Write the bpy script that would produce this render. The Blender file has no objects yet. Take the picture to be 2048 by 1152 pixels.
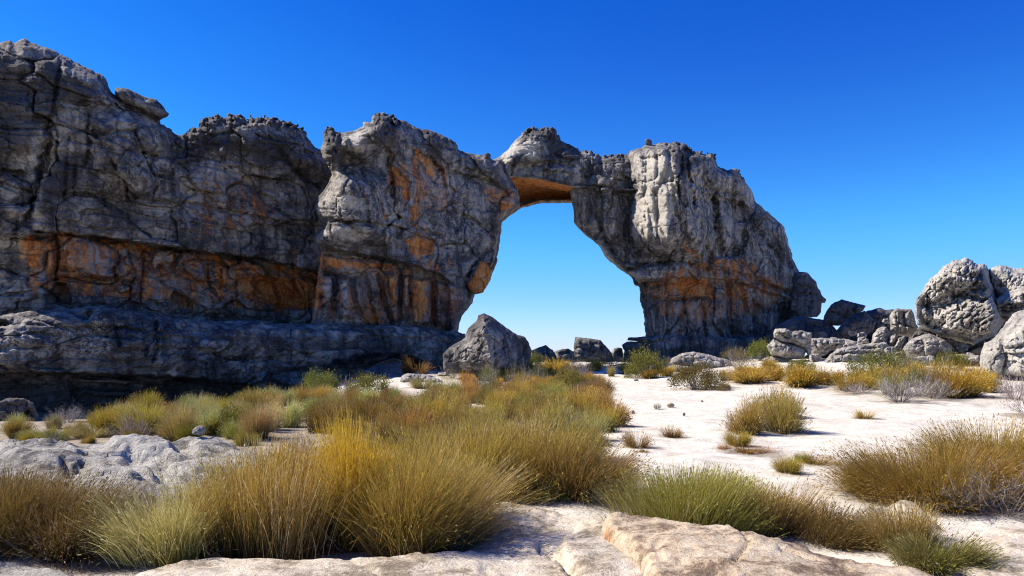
import bpy, math, random
import numpy as np
from mathutils import Vector

# ----------------------------------------------------------------------------
# camera constants: a level camera with vertical lens shift
# ----------------------------------------------------------------------------
F = 1490.0          # focal length in photograph pixels (2048 wide)
CX, HY = 1024.0, 700.0
EYE = 1.7
SC = bpy.context.scene
COL = SC.collection

def ray(px, py):
    px = np.asarray(px, float); py = np.asarray(py, float)
    return (px - CX) / F, (HY - py) / F

def topx(X, Y, Z):
    return CX + X / Y * F, HY + (EYE - Z) / Y * F

# ----------------------------------------------------------------------------
# noise
# ----------------------------------------------------------------------------
def _hash(ix, iy, seed):
    h = (ix.astype(np.int64) * 374761393 + iy.astype(np.int64) * 668265263 + int(seed) * 974711) & 0xFFFFFFFF
    h = ((h ^ (h >> 13)) * 1274126177) & 0xFFFFFFFF
    h = ((h ^ (h >> 16)) * 2246822519) & 0xFFFFFFFF
    return (h ^ (h >> 15)) & 0xFFFFFFFF

def rnd01(ix, iy, seed):
    return _hash(ix, iy, seed).astype(np.float64) / 4294967295.0

def perlin(x, y, seed=0):
    x = np.asarray(x, float); y = np.asarray(y, float)
    xi = np.floor(x).astype(np.int64); yi = np.floor(y).astype(np.int64)
    xf = x - xi; yf = y - yi
    u = xf * xf * xf * (xf * (xf * 6 - 15) + 10)
    v = yf * yf * yf * (yf * (yf * 6 - 15) + 10)
    def g(dx, dy):
        a = rnd01(xi + dx, yi + dy, seed) * 6.2831853
        return np.cos(a) * (xf - dx) + np.sin(a) * (yf - dy)
    n0 = g(0, 0) + u * (g(1, 0) - g(0, 0))
    n1 = g(0, 1) + u * (g(1, 1) - g(0, 1))
    return 1.5 * (n0 + v * (n1 - n0))

def fbm(x, y, seed=0, oct=4, gain=0.5):
    s = 0.0; a = 1.0; t = 0.0
    for k in range(oct):
        s = s + a * perlin(x * 2 ** k + 13.7 * k, y * 2 ** k - 7.1 * k, seed + 17 * k)
        t += a; a *= gain
    return s / t * 1.4

def voro(x, y, seed=0, blocky=0.0):
    """F1, F2, random value of the nearest cell"""
    return voro_full(x, y, seed, blocky)[:3]

def voro_full(x, y, seed=0, blocky=0.0):
    """F1, F2, cell value, offset from the cell centre; blocky > 0 gives squarish, jointed cells"""
    xi = np.floor(x).astype(np.int64); yi = np.floor(y).astype(np.int64)
    f1 = np.full(x.shape, 9.0); f2 = np.full(x.shape, 9.0); idv = np.zeros(x.shape); ox = np.zeros(x.shape); oy = np.zeros(x.shape)
    for dx in (-1, 0, 1):
        for dy in (-1, 0, 1):
            cx = xi + dx; cy = yi + dy
            ax = x - (cx + 0.1 + 0.8 * rnd01(cx, cy, seed)); ay = y - (cy + 0.1 + 0.8 * rnd01(cx, cy, seed + 5))
            d = np.hypot(ax, ay)
            if blocky: d = (1 - blocky) * d + blocky * np.maximum(np.abs(ax), np.abs(ay))
            near = d < f1
            f2 = np.where(near, f1, np.minimum(f2, d))
            idv = np.where(near, rnd01(cx, cy, seed + 9), idv)
            ox = np.where(near, ax, ox); oy = np.where(near, ay, oy)
            f1 = np.where(near, d, f1)
    return f1, f2, idv, ox, oy

def sstep(a, b, x):
    t = np.clip((x - a) / (b - a), 0, 1)
    return t * t * (3 - 2 * t)

# ----------------------------------------------------------------------------
# 2-D shapes
# ----------------------------------------------------------------------------
def seg_dist(px, py, pts, closed):
    pts = np.asarray(pts, float)
    n = len(pts)
    best = np.full(px.shape, 1e18)
    for i in range(n if closed else n - 1):
        a = pts[i]; b = pts[(i + 1) % n]
        e = b - a; L = max(float(e @ e), 1e-9)
        t = np.clip(((px - a[0]) * e[0] + (py - a[1]) * e[1]) / L, 0, 1)
        d = (px - a[0] - t * e[0]) ** 2 + (py - a[1] - t * e[1]) ** 2
        best = np.minimum(best, d)
    return np.sqrt(best)

def inside(px, py, pts):
    pts = np.asarray(pts, float)
    r = np.zeros(px.shape, bool)
    n = len(pts)
    for i in range(n):
        x1, y1 = pts[i]; x2, y2 = pts[(i + 1) % n]
        if y1 == y2: continue
        c = ((y1 > py) != (y2 > py)) & (px < (x2 - x1) * (py - y1) / (y2 - y1) + x1)
        r ^= c
    return r

def sdf(px, py, pts):
    d = seg_dist(px, py, pts, True)
    return np.where(inside(px, py, pts), d, -d)

def polymask(px, py, pts, soft=6, warp=4, seed=3, wl=22.0):
    """soft 0..1 mask of a polygon with a ragged edge; only evaluated near the polygon"""
    pts = np.asarray(pts, float)
    pad = warp * 2 + 4
    sel = (px > pts[:, 0].min() - pad) & (px < pts[:, 0].max() + pad) & (py > pts[:, 1].min() - pad) & (py < pts[:, 1].max() + pad)
    out = np.zeros(px.shape)
    if not sel.any(): return out
    x = px[sel]; y = py[sel]
    if warp:
        wx = fbm(x / wl, y / wl, seed, 3) * warp; wy = fbm(x / wl + 50, y / wl, seed + 1, 3) * warp
        x = x + wx; y = y + wy
    out[sel] = sstep(0, soft, sdf(x, y, pts))
    return out

def apply_feats(px, py, feats):
    """sculpting strokes given in photograph pixels; result in metres (+ = outwards)"""
    out = np.zeros(px.shape)
    for k, f in enumerate(feats):
        t = f[0]
        if t == 'poly':                    # ('poly', pts, amount, soft, warp)
            out += f[2] * polymask(px, py, f[1], f[3] if len(f) > 3 else 6, f[4] if len(f) > 4 else 4, 31 + 7 * k)
        elif t == 'dome':                  # ('dome', cx, cy, rx, ry, amount, angle)
            a = math.radians(f[6] if len(f) > 6 else 0)
            wx = fbm(px / 30.0, py / 30.0, 70 + k, 2) * 0.13; wy = fbm(px / 30.0 + 9, py / 30.0, 71 + k, 2) * 0.13
            dx = px - f[1]; dy = py - f[2]
            u = (dx * math.cos(a) + dy * math.sin(a)) / f[3] + wx; v = (-dx * math.sin(a) + dy * math.cos(a)) / f[4] + wy
            r2 = u * u + v * v
            out += f[5] * np.sqrt(np.clip(1 - r2, 0, 1))
        elif t == 'crack':                 # ('crack', pts, width, depth)
            pts = np.asarray(f[1], float); pad = f[2] * 4 + 6
            sel = (px > pts[:, 0].min() - pad) & (px < pts[:, 0].max() + pad) & (py > pts[:, 1].min() - pad) & (py < pts[:, 1].max() + pad)
            if sel.any():
                x = px[sel]; y = py[sel]
                x = x + fbm(x / 9, y / 9, 40 + k, 3) * (1.5 + f[2] * .5); y = y + fbm(x / 9 + 30, y / 9, 41 + k, 3) * (1.5 + f[2] * .5)
                d = seg_dist(x, y, pts, False)
                o = np.zeros(px.shape); o[sel] = -f[3] * np.exp(-(d / f[2]) ** 2)
                out += o
        elif t == 'ledge':                 # ('ledge', polyline left->right, amount, fall): recess hanging below the line
            pts = np.asarray(f[1], float)
            yl = np.interp(px, pts[:, 0], pts[:, 1]) + fbm(px / 18.0, px * 0, 90 + k, 4) * 5
            rng = sstep(pts[0, 0] - 2, pts[0, 0] + 20, px) * (1 - sstep(pts[-1, 0] - 20, pts[-1, 0] + 2, px))
            below = py - yl
            out -= f[2] * rng * np.where(below > 0, sstep(0, 3, below) * np.exp(-np.clip(below - 3, 0, 1e9) / f[3]), 0)
        elif t == 'fn':
            out += f[1](px, py)
    return out

# ----------------------------------------------------------------------------
# mesh / object helpers
# ----------------------------------------------------------------------------
def mesh_from(name, V, quads=None, tris=None, attrs=None, smooth=False):
    me = bpy.data.meshes.new(name)
    V = np.ascontiguousarray(V, dtype=np.float32)
    idx = []; tot = []
    if quads is not None and len(quads):
        idx.append(np.asarray(quads, np.int32).ravel()); tot.append(np.full(len(quads), 4, np.int32))
    if tris is not None and len(tris):
        idx.append(np.asarray(tris, np.int32).ravel()); tot.append(np.full(len(tris), 3, np.int32))
    idx = np.concatenate(idx); tot = np.concatenate(tot)
    start = np.concatenate([[0], np.cumsum(tot)[:-1]]).astype(np.int32)
    me.vertices.add(len(V)); me.vertices.foreach_set('co', V.ravel())
    me.loops.add(len(idx)); me.loops.foreach_set('vertex_index', idx)
    me.polygons.add(len(tot)); me.polygons.foreach_set('loop_start', start)
    me.polygons.foreach_set('loop_total', tot)
    if smooth:
        me.polygons.foreach_set('use_smooth', np.ones(len(tot), bool))
    for k, a in (attrs or {}).items():
        a = np.asarray(a, np.float32)
        if a.ndim == 1:
            at = me.attributes.new(k, 'FLOAT', 'POINT'); at.data.foreach_set('value', a)
        else:
            at = me.attributes.new(k, 'FLOAT_COLOR', 'POINT'); at.data.foreach_set('color', np.ascontiguousarray(a).ravel())
    me.update(calc_edges=True)
    return me

def link(name, me, mat=None, loc=(0, 0, 0), parent=None):
    o = bpy.data.objects.new(name, me)
    COL.objects.link(o)
    o.location = loc
    if mat is not None and not me.materials: me.materials.append(mat)
    if parent is not None: o.parent = parent
    return o

def tag(o, label=None, cat=None, group=None, kind=None):
    if label: o['label'] = label
    if cat: o['category'] = cat
    if group: o['group'] = group
    if kind: o['kind'] = kind
    return o

def copy_tree(o, parent=None):
    c = o.copy(); COL.objects.link(c)
    if parent is not None: c.parent = parent
    for ch in list(o.children): copy_tree(ch, c)
    return c

# ----------------------------------------------------------------------------
# terrain height
# ----------------------------------------------------------------------------
def ground_z(X, Y):
    X = np.asarray(X, float); Y = np.asarray(Y, float)
    z = 0.30 * sstep(18, 48, Y)
    z = z - 1.75 * sstep(-5.5, -17, X) * sstep(15, 34, Y)
    z = z + 0.75 * sstep(6, 20, X) * sstep(20, 44, Y)
    far = np.clip(Y - 85, 0, None)
    z = z - 0.05 * far - 0.03 * np.clip(-Y, 0, None)
    z = z - 0.04 * np.clip(np.abs(X) - 60, 0, None)
    fade = 1 - sstep(60, 120, Y)
    z = z + fade * (0.09 * fbm(X / 3.5, Y / 3.5, 5, 3) + 0.034 * fbm(X / 0.8, Y / 0.6, 6, 4))
    return z

def gp(px, py, dmax=110.0):
    """ground point seen at a pixel of the photograph"""
    rx, rz = ray(px, py)
    d = np.concatenate([np.arange(2.0, 20, 0.05), np.arange(20, dmax, 0.2)])
    h = EYE + rz * d - ground_z(rx * d, d)
    neg = np.where(h < 0)[0]
    if len(neg) == 0: dd = dmax
    else:
        i = max(neg[0], 1); t = h[i - 1] / (h[i - 1] - h[i] + 1e-9); dd = d[i - 1] + t * (d[i] - d[i - 1])
    X = float(rx * dd); Y = float(dd)
    return X, Y, float(ground_z(X, Y))
# ----------------------------------------------------------------------------
# materials
# ----------------------------------------------------------------------------
class NT:
    def __init__(s, name):
        s.m = bpy.data.materials.new(name); s.m.use_nodes = True
        s.t = s.m.node_tree; s.t.nodes.clear()
        s.out = s.t.nodes.new('ShaderNodeOutputMaterial')
    def n(s, typ, **kw):
        nd = s.t.nodes.new('ShaderNode' + typ)
        for k, v in kw.items():
            if k == 'ins':
                for a, b in v.items():
                    if hasattr(b, 'is_output'): s.t.links.new(b, nd.inputs[a])
                    else: nd.inputs[a].default_value = b
            else: setattr(nd, k, v)
        return nd
    def math(s, op, a, b=None, c=None, clamp=False):
        ins = {0: a}
        if b is not None: ins[1] = b
        if c is not None: ins[2] = c
        return s.n('Math', operation=op, use_clamp=clamp, ins=ins).outputs[0]
    def noise(s, vec, scale, detail=4, rough=0.55, dist=0.0):
        return s.n('TexNoise', ins={'Vector': vec, 'Scale': scale, 'Detail': detail, 'Roughness': rough, 'Distortion': dist}).outputs['Fac']
    def ramp(s, fac, stops, interp='LINEAR'):
        r = s.n('ValToRGB', ins={0: fac}); cr = r.color_ramp; cr.interpolation = interp
        while len(cr.elements) < len(stops): cr.elements.new(0.5)
        for e, (p, c) in zip(cr.elements, stops):
            e.position = p
            e.color = (c, c, c, 1) if isinstance(c, (int, float)) else (*c, 1)
        return r.outputs[0]
    def mix(s, fac, a, b, mode='MIX'):
        nd = s.n('Mix', data_type='RGBA', blend_type=mode)
        for i, v in ((0, fac), (6, a), (7, b)):
            if hasattr(v, 'is_output'): s.t.links.new(v, nd.inputs[i])
            else: nd.inputs[i].default_value = v if not isinstance(v, tuple) else (*v, 1)
        return nd.outputs[2]
    def attr(s, name):
        return s.n('Attribute', attribute_name=name)
    def mapv(s, vec, scale):
        return s.n('Mapping', ins={'Vector': vec, 'Scale': scale}).outputs[0]

def rock_mat(name, c_dark, c_mid, c_lite, sc=1.0, bump=0.6, bdist=0.06, varnish=0.55):
    k = NT(name)
    co = k.n('TexCoord').outputs['Object']
    big = k.noise(co, 0.45 * sc, 6, 0.6, 0.4)
    med = k.noise(co, 2.6 * sc, 6, 0.65, 0.2)
    fin = k.noise(co, 17 * sc, 5, 0.7)
    streak = k.noise(k.mapv(co, (1.7 * sc, 1.7 * sc, 0.16 * sc)), 1.0, 6, 0.6, 0.3)
    bed = k.noise(k.mapv(co, (0.7 * sc, 0.7 * sc, 3.6 * sc)), 1.0, 5, 0.65, 0.7)
    sml = k.noise(co, 6.5 * sc, 5, 0.7, 0.3)
    tone = k.math('ADD', k.math('MULTIPLY', big, 0.46), k.math('ADD', k.math('MULTIPLY', med, 0.26), k.math('ADD', k.math('MULTIPLY', sml, 0.16), k.math('MULTIPLY', fin, 0.12))))
    col = k.ramp(tone, [(0.40, tuple(.6 * v for v in c_dark)), (0.45, c_dark), (0.50, c_mid), (0.59, c_lite)])
    col = k.mix(k.math('MULTIPLY', k.ramp(bed, [(0.38, 1.0), (0.48, 0.0)]), 0.28), col, tuple(0.55 * v for v in c_dark))
    vf = k.math('MULTIPLY', k.ramp(streak, [(0.47, 0.0), (0.58, 1.0)]), varnish)
    col = k.mix(vf, col, (0.042, 0.040, 0.044))
    # painted patches get ragged edges: mask + noise, then a threshold
    mf = k.math('ADD', k.math('MULTIPLY', med, .4), k.math('ADD', k.math('MULTIPLY', sml, .35), k.math('MULTIPLY', fin, .25)))
    ms = k.math('ADD', k.math('MULTIPLY', streak, .45), k.math('ADD', k.math('MULTIPLY', med, .35), k.math('MULTIPLY', sml, .2)))
    def patch(name, gain, lo=0.42, hi=0.72, mf=mf):
        m = k.attr(name).outputs['Fac']
        v = k.math('MULTIPLY_ADD', k.math('SUBTRACT', mf, 0.5), gain, m)
        return k.math('MULTIPLY', k.ramp(v, [(lo, 0.0), (hi, 1.0)]), k.ramp(m, [(0.02, 0.0), (0.2, 1.0)]))
    col = k.mix(k.math('MULTIPLY', patch('pale', 2.6), .8), col, k.ramp(fin, [(0.3, (0.36, 0.33, 0.28)), (0.6, (0.56, 0.52, 0.45))]))
    col = k.mix(k.math('MULTIPLY', patch('dark', 2.8), .85), col, k.ramp(fin, [(0.35, (0.035, 0.034, 0.037)), (0.62, (0.085, 0.08, 0.08))]))
    # iron stain
    sn = k.noise(k.mapv(co, (1.5 * sc, 1.5 * sc, 0.45 * sc)), 1.6, 7, 0.66, 0.6)
    ocol = k.ramp(sn, [(0.32, (0.16, 0.05, 0.022)), (0.44, (0.46, 0.15, 0.035)), (0.55, (0.62, 0.25, 0.065)), (0.68, (0.55, 0.35, 0.18))])
    col = k.mix(k.math('MULTIPLY', patch('stain', 4.0, .30, .80, ms), .95), col, ocol)
    # small dark specks and lichen
    vo = k.n('TexVoronoi', ins={'Vector': co, 'Scale': 9 * sc})
    sp = k.math('MULTIPLY', k.ramp(vo.outputs['Distance'], [(0.10, 1.0), (0.22, 0.0)]), k.ramp(med, [(0.45, 0.0), (0.6, 0.75)]))
    col = k.mix(sp, col, (0.05, 0.048, 0.045))
    # bump
    wv = k.n('VectorMath', operation='ADD', ins={0: co}).outputs[0]
    cr = k.n('TexVoronoi', feature='DISTANCE_TO_EDGE', ins={'Vector': k.mapv(k.mix(0.12, co, k.n('TexNoise', ins={'Vector': co, 'Scale': 1.5 * sc, 'Detail': 4}).outputs['Color']), (1, 1, 1.6)), 'Scale': 1.5 * sc}).outputs[0]
    crk = k.ramp(cr, [(0.0, 0.0), (0.035, 1.0)])
    h = k.math('ADD', k.math('MULTIPLY', med, 1.0), k.math('ADD', k.math('ADD', k.math('MULTIPLY', fin, 0.6), k.math('MULTIPLY', sml, 1.1)), k.math('ADD', k.math('MULTIPLY', bed, 0.55), k.math('MULTIPLY', crk, 0.12))))
    b = k.n('Bump', ins={'Strength': bump, 'Distance': bdist, 'Height': h}).outputs[0]
    p = k.n('BsdfPrincipled', ins={'Base Color': col, 'Roughness': 0.92, 'Specular IOR Level': 0.18, 'Normal': b})
    k.t.links.new(p.outputs[0], k.out.inputs[0])
    return k.m

M = {}
M['cliff'] = rock_mat('weathered_sandstone', (0.095, 0.09, 0.088), (0.235, 0.218, 0.20), (0.46, 0.42, 0.36), 1.0, 0.8, 0.10, 0.7)
M['boulder'] = rock_mat('pale_sandstone', (0.26, 0.245, 0.225), (0.45, 0.42, 0.375), (0.60, 0.565, 0.50), 1.6, 0.9, 0.08, 0.22)
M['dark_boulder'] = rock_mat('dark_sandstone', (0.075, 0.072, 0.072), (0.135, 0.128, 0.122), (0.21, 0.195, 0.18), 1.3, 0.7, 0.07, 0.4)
M['slab'] = rock_mat('slab_sandstone', (0.33, 0.27, 0.19), (0.62, 0.535, 0.41), (0.77, 0.69, 0.56), 3.5, 0.8, 0.025, 0.10)
M['grey_slab'] = rock_mat('grey_slab_sandstone', (0.23, 0.215, 0.19), (0.47, 0.445, 0.39), (0.66, 0.63, 0.56), 3.0, 1.0, 0.05, 0.12)
M['lichen_slab'] = rock_mat('lichen_slab_sandstone', (0.28, 0.20, 0.13), (0.60, 0.47, 0.32), (0.78, 0.66, 0.49), 5.0, 0.8, 0.03, 0.10)

def sand_mat():
    k = NT('white_sand')
    co = k.n('TexCoord').outputs['Object']
    big = k.noise(co, 0.35, 5, 0.6, 0.3); med = k.noise(co, 2.2, 5, 0.65); fin = k.noise(co, 26, 5, 0.7)
    col = k.ramp(k.math('ADD', k.math('MULTIPLY', med, .5), k.math('MULTIPLY', fin, .5)), [(0.34, (0.38, 0.33, 0.255)), (0.46, (0.61, 0.565, 0.47)), (0.60, (0.77, 0.735, 0.64))])
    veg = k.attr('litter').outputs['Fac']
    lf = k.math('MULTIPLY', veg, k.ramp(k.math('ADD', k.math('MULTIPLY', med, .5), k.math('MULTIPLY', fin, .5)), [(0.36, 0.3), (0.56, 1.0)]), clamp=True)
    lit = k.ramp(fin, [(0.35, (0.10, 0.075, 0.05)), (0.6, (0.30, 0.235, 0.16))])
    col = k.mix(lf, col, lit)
    patch = k.math('MULTIPLY', k.ramp(big, [(0.50, 0.0), (0.66, 0.45)]), k.ramp(fin, [(0.40, 0.2), (0.6, 1.0)]))
    col = k.mix(patch, col, (0.36, 0.29, 0.22))
    h = k.math('ADD', k.math('MULTIPLY', med, 1.0), k.math('ADD', k.math('MULTIPLY', k.noise(co, 7, 4, .6), .8), k.math('MULTIPLY', fin, 0.45)))
    b = k.n('Bump', ins={'Strength': 0.55, 'Distance': 0.06, 'Height': h}).outputs[0]
    p = k.n('BsdfPrincipled', ins={'Base Color': col, 'Roughness': 0.95, 'Specular IOR Level': 0.1, 'Normal': b})
    k.t.links.new(p.outputs[0], k.out.inputs[0])
    return k.m
M['sand'] = sand_mat()

def stem_mat(name, low, mid, tip, alt, straw, trans=0.3, straw_at=0.80):
    """tint = (position along stem, random per stem, seed flag)"""
    k = NT(name)
    a = k.n('SeparateColor', ins={0: k.attr('tint').outputs['Color']})
    t, r, sd = a.outputs[0], a.outputs[1], a.outputs[2]
    body = k.ramp(t, [(0.0, low), (0.22, tuple(1.5 * v for v in low)), (0.6, mid), (1.0, tip)])  # stem foot kept dark: brown sheaths plus painted shade low in the tussock
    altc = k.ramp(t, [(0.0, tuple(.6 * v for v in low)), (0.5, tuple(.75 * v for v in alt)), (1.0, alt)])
    col = k.mix(k.ramp(r, [(0.35, 0.0), (0.62, 1.0)]), body, altc)
    col = k.mix(k.ramp(r, [(straw_at, 0.0), (straw_at + .02, 1.0)]), col, straw)
    col = k.mix(sd, col, (0.62, 0.50, 0.27))
    oi = k.n('ObjectInfo')
    col = k.mix(1.0, col, oi.outputs['Color'], 'MULTIPLY')
    d = k.n('BsdfPrincipled', ins={'Base Color': col, 'Roughness': 0.55, 'Specular IOR Level': 0.35})
    tr = k.n('BsdfTranslucent', ins={0: col})
    mx = k.n('MixShader', ins={0: trans, 1: d.outputs[0], 2: tr.outputs[0]})
    k.t.links.new(mx.outputs[0], k.out.inputs[0])
    return k.m

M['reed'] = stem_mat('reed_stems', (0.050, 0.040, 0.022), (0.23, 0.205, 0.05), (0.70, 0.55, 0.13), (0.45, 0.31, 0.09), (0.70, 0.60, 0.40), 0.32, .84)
M['green_reed'] = stem_mat('green_reed_stems', (0.05, 0.06, 0.022), (0.19, 0.20, 0.042), (0.66, 0.57, 0.12), (0.40, 0.28, 0.075), (0.62, 0.55, 0.33), 0.32, 0.88)
M['straw'] = stem_mat('straw_grass', (0.18, 0.165, 0.06), (0.44, 0.40, 0.16), (0.72, 0.64, 0.38), (0.42, 0.40, 0.13), (0.76, 0.70, 0.50), 0.25, 0.75)
M['leaf'] = stem_mat('shrub_leaves', (0.07, 0.085, 0.02), (0.17, 0.18, 0.035), (0.32, 0.30, 0.06), (0.26, 0.22, 0.06), (0.40, 0.33, 0.12), 0.2, 0.9)
M['twig'] = stem_mat('dry_twigs', (0.17, 0.145, 0.125), (0.30, 0.27, 0.24), (0.44, 0.41, 0.375), (0.24, 0.20, 0.165), (0.54, 0.51, 0.47), 0.05, 0.75)
# ----------------------------------------------------------------------------
# rock builder: a closed, sculpted solid with its own distance, size and thickness
# ----------------------------------------------------------------------------
def crag(s, z, nz, seed):
    """natural relief in metres at wall coordinates s (along) and z (up)"""
    o = np.zeros(s.shape)
    ws = s + 0.5 * fbm(s / 2.2, z / 2.2, seed + 3, 3); wz = z + 0.35 * fbm(s / 2.4, z / 1.8, seed + 4, 3)
    if 'lump' in nz:
        a, w = nz['lump']; o += .65 * a * fbm(s / w, z / w, seed, 3)
    if 'block' in nz:                      # jointed blocks: every cell is a tilted plane, at three sizes
        a, bx, bz, cr = nz['block']
        ws = s + 0.13 * bx * fbm(s / 2.6, z / 2.6, seed + 3, 3); wz = z + 0.13 * bz * fbm(s / 2.9, z / 2.2, seed + 4, 3)
        for k, (sc_, am, cw) in enumerate(((1.0, 1.15, 1.0), (0.45, 0.48, 0.35), (0.2, 0.26, 0.10))):
            f1, f2, idv, ox, oy = voro_full(ws / (bx * sc_), wz / (bz * sc_), seed + 11 + k, 0.9)
            q = np.floor(idv * 99991)
            gx = rnd01(q, np.zeros_like(q), seed + 31) - .5; gz = rnd01(q, np.ones_like(q), seed + 32) - .5
            o += a * am * ((idv - 0.5) * .9 + 1.5 * gx * ox + 1.5 * gz * oy)
            o -= 1.4 * cr * cw * np.exp(-((f2 - f1) / (0.04 + .025 * k)) ** 2) * (idv > (.0, .3, .45)[k])
    if 'strata' in nz:
        a, w = nz['strata']
        q = (z + 0.18 * fbm(s / 3.0, z / 1.5, seed + 5, 3)) / w
        i = np.floor(q); fr = q - i
        v0 = rnd01(i, np.zeros_like(i), seed + 21); v1 = rnd01(i + 1, np.zeros_like(i), seed + 21)
        prof = v0 + (v1 - v0) * sstep(0.82, 1.0, fr)
        o += a * (prof - 0.5) * (0.45 + 0.55 * sstep(-.3, .4, fbm(s / 4.0, z / 2.0, seed + 6, 2)))
        o -= 0.35 * a * np.exp(-((fr - 0.95) / 0.05) ** 2)
    if 'flute' in nz:
        a, w, hgt = nz['flute']
        q = perlin((s + .4 * fbm(s / 2, z / 3, seed + 7, 2)) / w, z / hgt, seed + 8)
        q2 = perlin(s / (w * .45), z / (hgt * .6), seed + 9)
        o += a * (1 - 2.2 * np.abs(q)) * 0.6 + a * 0.3 * (0.5 - np.abs(q2))
    if 'pit' in nz:                        # irregular weathered hollows
        a, w = nz['pit']
        u = (s * .8 + z * .6) / w; v = (z * .8 - s * .6) / (w * .55)
        q = fbm(u + .5 * fbm(u, v, seed + 41, 2), v, seed + 13, 3)
        m = sstep(-.35, .2, fbm(s / (w * 6), z / (w * 6), seed + 14, 2)) if 'pitall' not in nz else 1.0
        o -= a * m * sstep(.02, .38, q) - .3 * a * m * sstep(.1, .4, -q)
    if 'fine' in nz:
        a = nz['fine'] * .7; o += a * fbm(s / 0.45, z / 0.3, seed + 15, 4) - a * 0.9 * np.abs(fbm(s / 1.1, z / 0.55, seed + 16, 4)) - a * .8 * np.abs(fbm(s / .55, z / .9, seed + 17, 3))
    return o

def rock(name, poly, depth, mat, T=1.0, back=2.5, R=1.2, res=2.0, rough=1.5, feats=(), paint=(), nz=None,
         crust=(), parent=None, seed=0, crust_dark=0.65, surf=None, normal=None, rel=None):
    """poly: outline in photograph pixels; depth: metres, or [(px, metres)...]; surf(px,py,D)->D overrides the front"""
    poly = np.asarray(poly, float)
    nz = nz or {}
    x0, y0 = poly.min(0) - 6 * res - 6; x1, y1 = poly.max(0) + 6 * res + 6
    xs = np.arange(x0, x1 + res, res); ys = np.arange(y0, y1 + res, res)
    nx, ny = len(xs), len(ys)
    PX, PY = np.meshgrid(xs, ys); px = PX.ravel(); py = PY.ravel()
    if isinstance(depth, (int, float)): depth = [(x0, depth), (x1, depth)]
    dp = np.asarray(depth, float)
    def D0f(x): return np.interp(x, dp[:, 0], dp[:, 1])
    S = sdf(px, py, poly)
    S = S + rough * (fbm(px / 22.0, py / 22.0, seed + 1, 4) * 1.2 + fbm(px / 7.0, py / 7.0, seed + 2, 3) * .7)
    cm = np.zeros(px.shape)
    for (cp, amp, w) in crust:            # knobbly weathered crests
        m = polymask(px, py, cp, 14, 0)
        cm = np.maximum(cm, m)
        f1, f2, idv = voro(px / w + .4 * fbm(px / w, py / w, seed + 51, 2), py / w, seed + 50)
        S = S + m * amp * ((0.55 - f1) * 1.7 * (0.3 + idv) + .3 * fbm(px / 4.0, py / 4.0, seed + 52, 2))
    D0 = D0f(px)
    mpp = D0 / F
    # snap the outside ring onto the outline
    Sg = S.reshape(ny, nx); ins = Sg > 0
    pad = np.pad(ins, 1)
    dil = np.zeros_like(ins)
    for dx in (0, 1, 2):
        for dy in (0, 1, 2): dil |= pad[dy:dy + ny, dx:dx + nx]
    bnd = dil & ~ins
    gy, gx = np.gradient(Sg, res)
    g2 = np.maximum(gx * gx + gy * gy, 0.05)
    st = np.clip(Sg / g2, -8, 8)
    mvx = np.clip(gx * st, -1.2 * res, 1.2 * res); mvy = np.clip(gy * st, -1.2 * res, 1.2 * res)
    PX = np.where(bnd, PX - mvx, PX); PY = np.where(bnd, PY - mvy, PY)
    px = PX.ravel(); py = PY.ravel(); D0 = D0f(px); mpp = D0 / F
    Sm = np.where(bnd.ravel(), 0, np.clip(S, 0, None)) * mpp
    e = np.clip(Sm / R, 0, 1); rnd = np.sqrt(np.clip(1 - (1 - e) ** 2, 0, 1))
    w = sstep(0, 0.5 * min(R, 1.0), Sm)
    # wall frame
    a = np.array([(x0 - CX) / F * D0f(x0), D0f(x0)]); b = np.array([(x1 - CX) / F * D0f(x1), D0f(x1)])
    t = (b - a) / np.linalg.norm(b - a)
    nb = np.array([-t[1], t[0]]);
    nb = np.array([((x0 + x1) / 2 - CX) / F, 1.0]); nb /= np.linalg.norm(nb)      # the far side bulges away from the viewer
    if normal is not None: nb = np.asarray(normal, float) / np.linalg.norm(normal)
    rx, rz = ray(px, py)
    mid = np.stack([rx * D0, D0, EYE + rz * D0], 1)
    s = mid[:, 0] * t[0] + mid[:, 1] * t[1]; z = mid[:, 2]
    front = T * rnd
    if feats: front = front + w * apply_feats(px, py, feats)
    if nz:
        amt = 1.0 if rel is None else rel(px, py)
        front = front + (0.25 + 0.75 * w) * sstep(0, .12, Sm) * crag(s, z, nz, seed) * amt
    if len(crust):
        f1, f2, idv = voro(s / .42, z / .36, seed + 61)
        front = front + w * cm * (0.55 * (0.45 - f1) + .35 * (idv - .5))
    D = D0 - np.where(bnd.ravel(), 0, np.maximum(front, -0.8 * back * rnd))
    if surf is not None: D = np.where(bnd.ravel(), D, surf(px, py, D, w))
    D = np.maximum(D, 1.0)
    VF = np.stack([rx * D, D, EYE + rz * D], 1)
    bo = back * rnd * (1 + .25 * fbm(s / 3.0 + 40, z / 3.0, seed + 71, 3))
    VB = mid + np.stack([nb[0] * bo, nb[1] * bo, 0 * bo], 1)
    use = (ins | bnd)
    c_use = use[:-1, :-1] & use[1:, :-1] & use[:-1, 1:] & use[1:, 1:]
    c_in = ins[:-1, :-1] | ins[1:, :-1] | ins[:-1, 1:] | ins[1:, 1:]
    cy, cx = np.where(c_use & c_in)
    i00 = cy * nx + cx; i10 = i00 + 1; i01 = i00 + nx; i11 = i01 + 1
    Ntot = nx * ny
    bidx = np.arange(Ntot) + Ntot
    bf = bnd.ravel(); bidx[bf] = np.arange(Ntot)[bf]
    qf = np.stack([i01, i11, i10, i00], 1)
    qb = np.stack([bidx[i00], bidx[i10], bidx[i11], bidx[i01]], 1)
    V = np.concatenate([VF, VB]); Q = np.concatenate([qf, qb])
    at = {}
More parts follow.
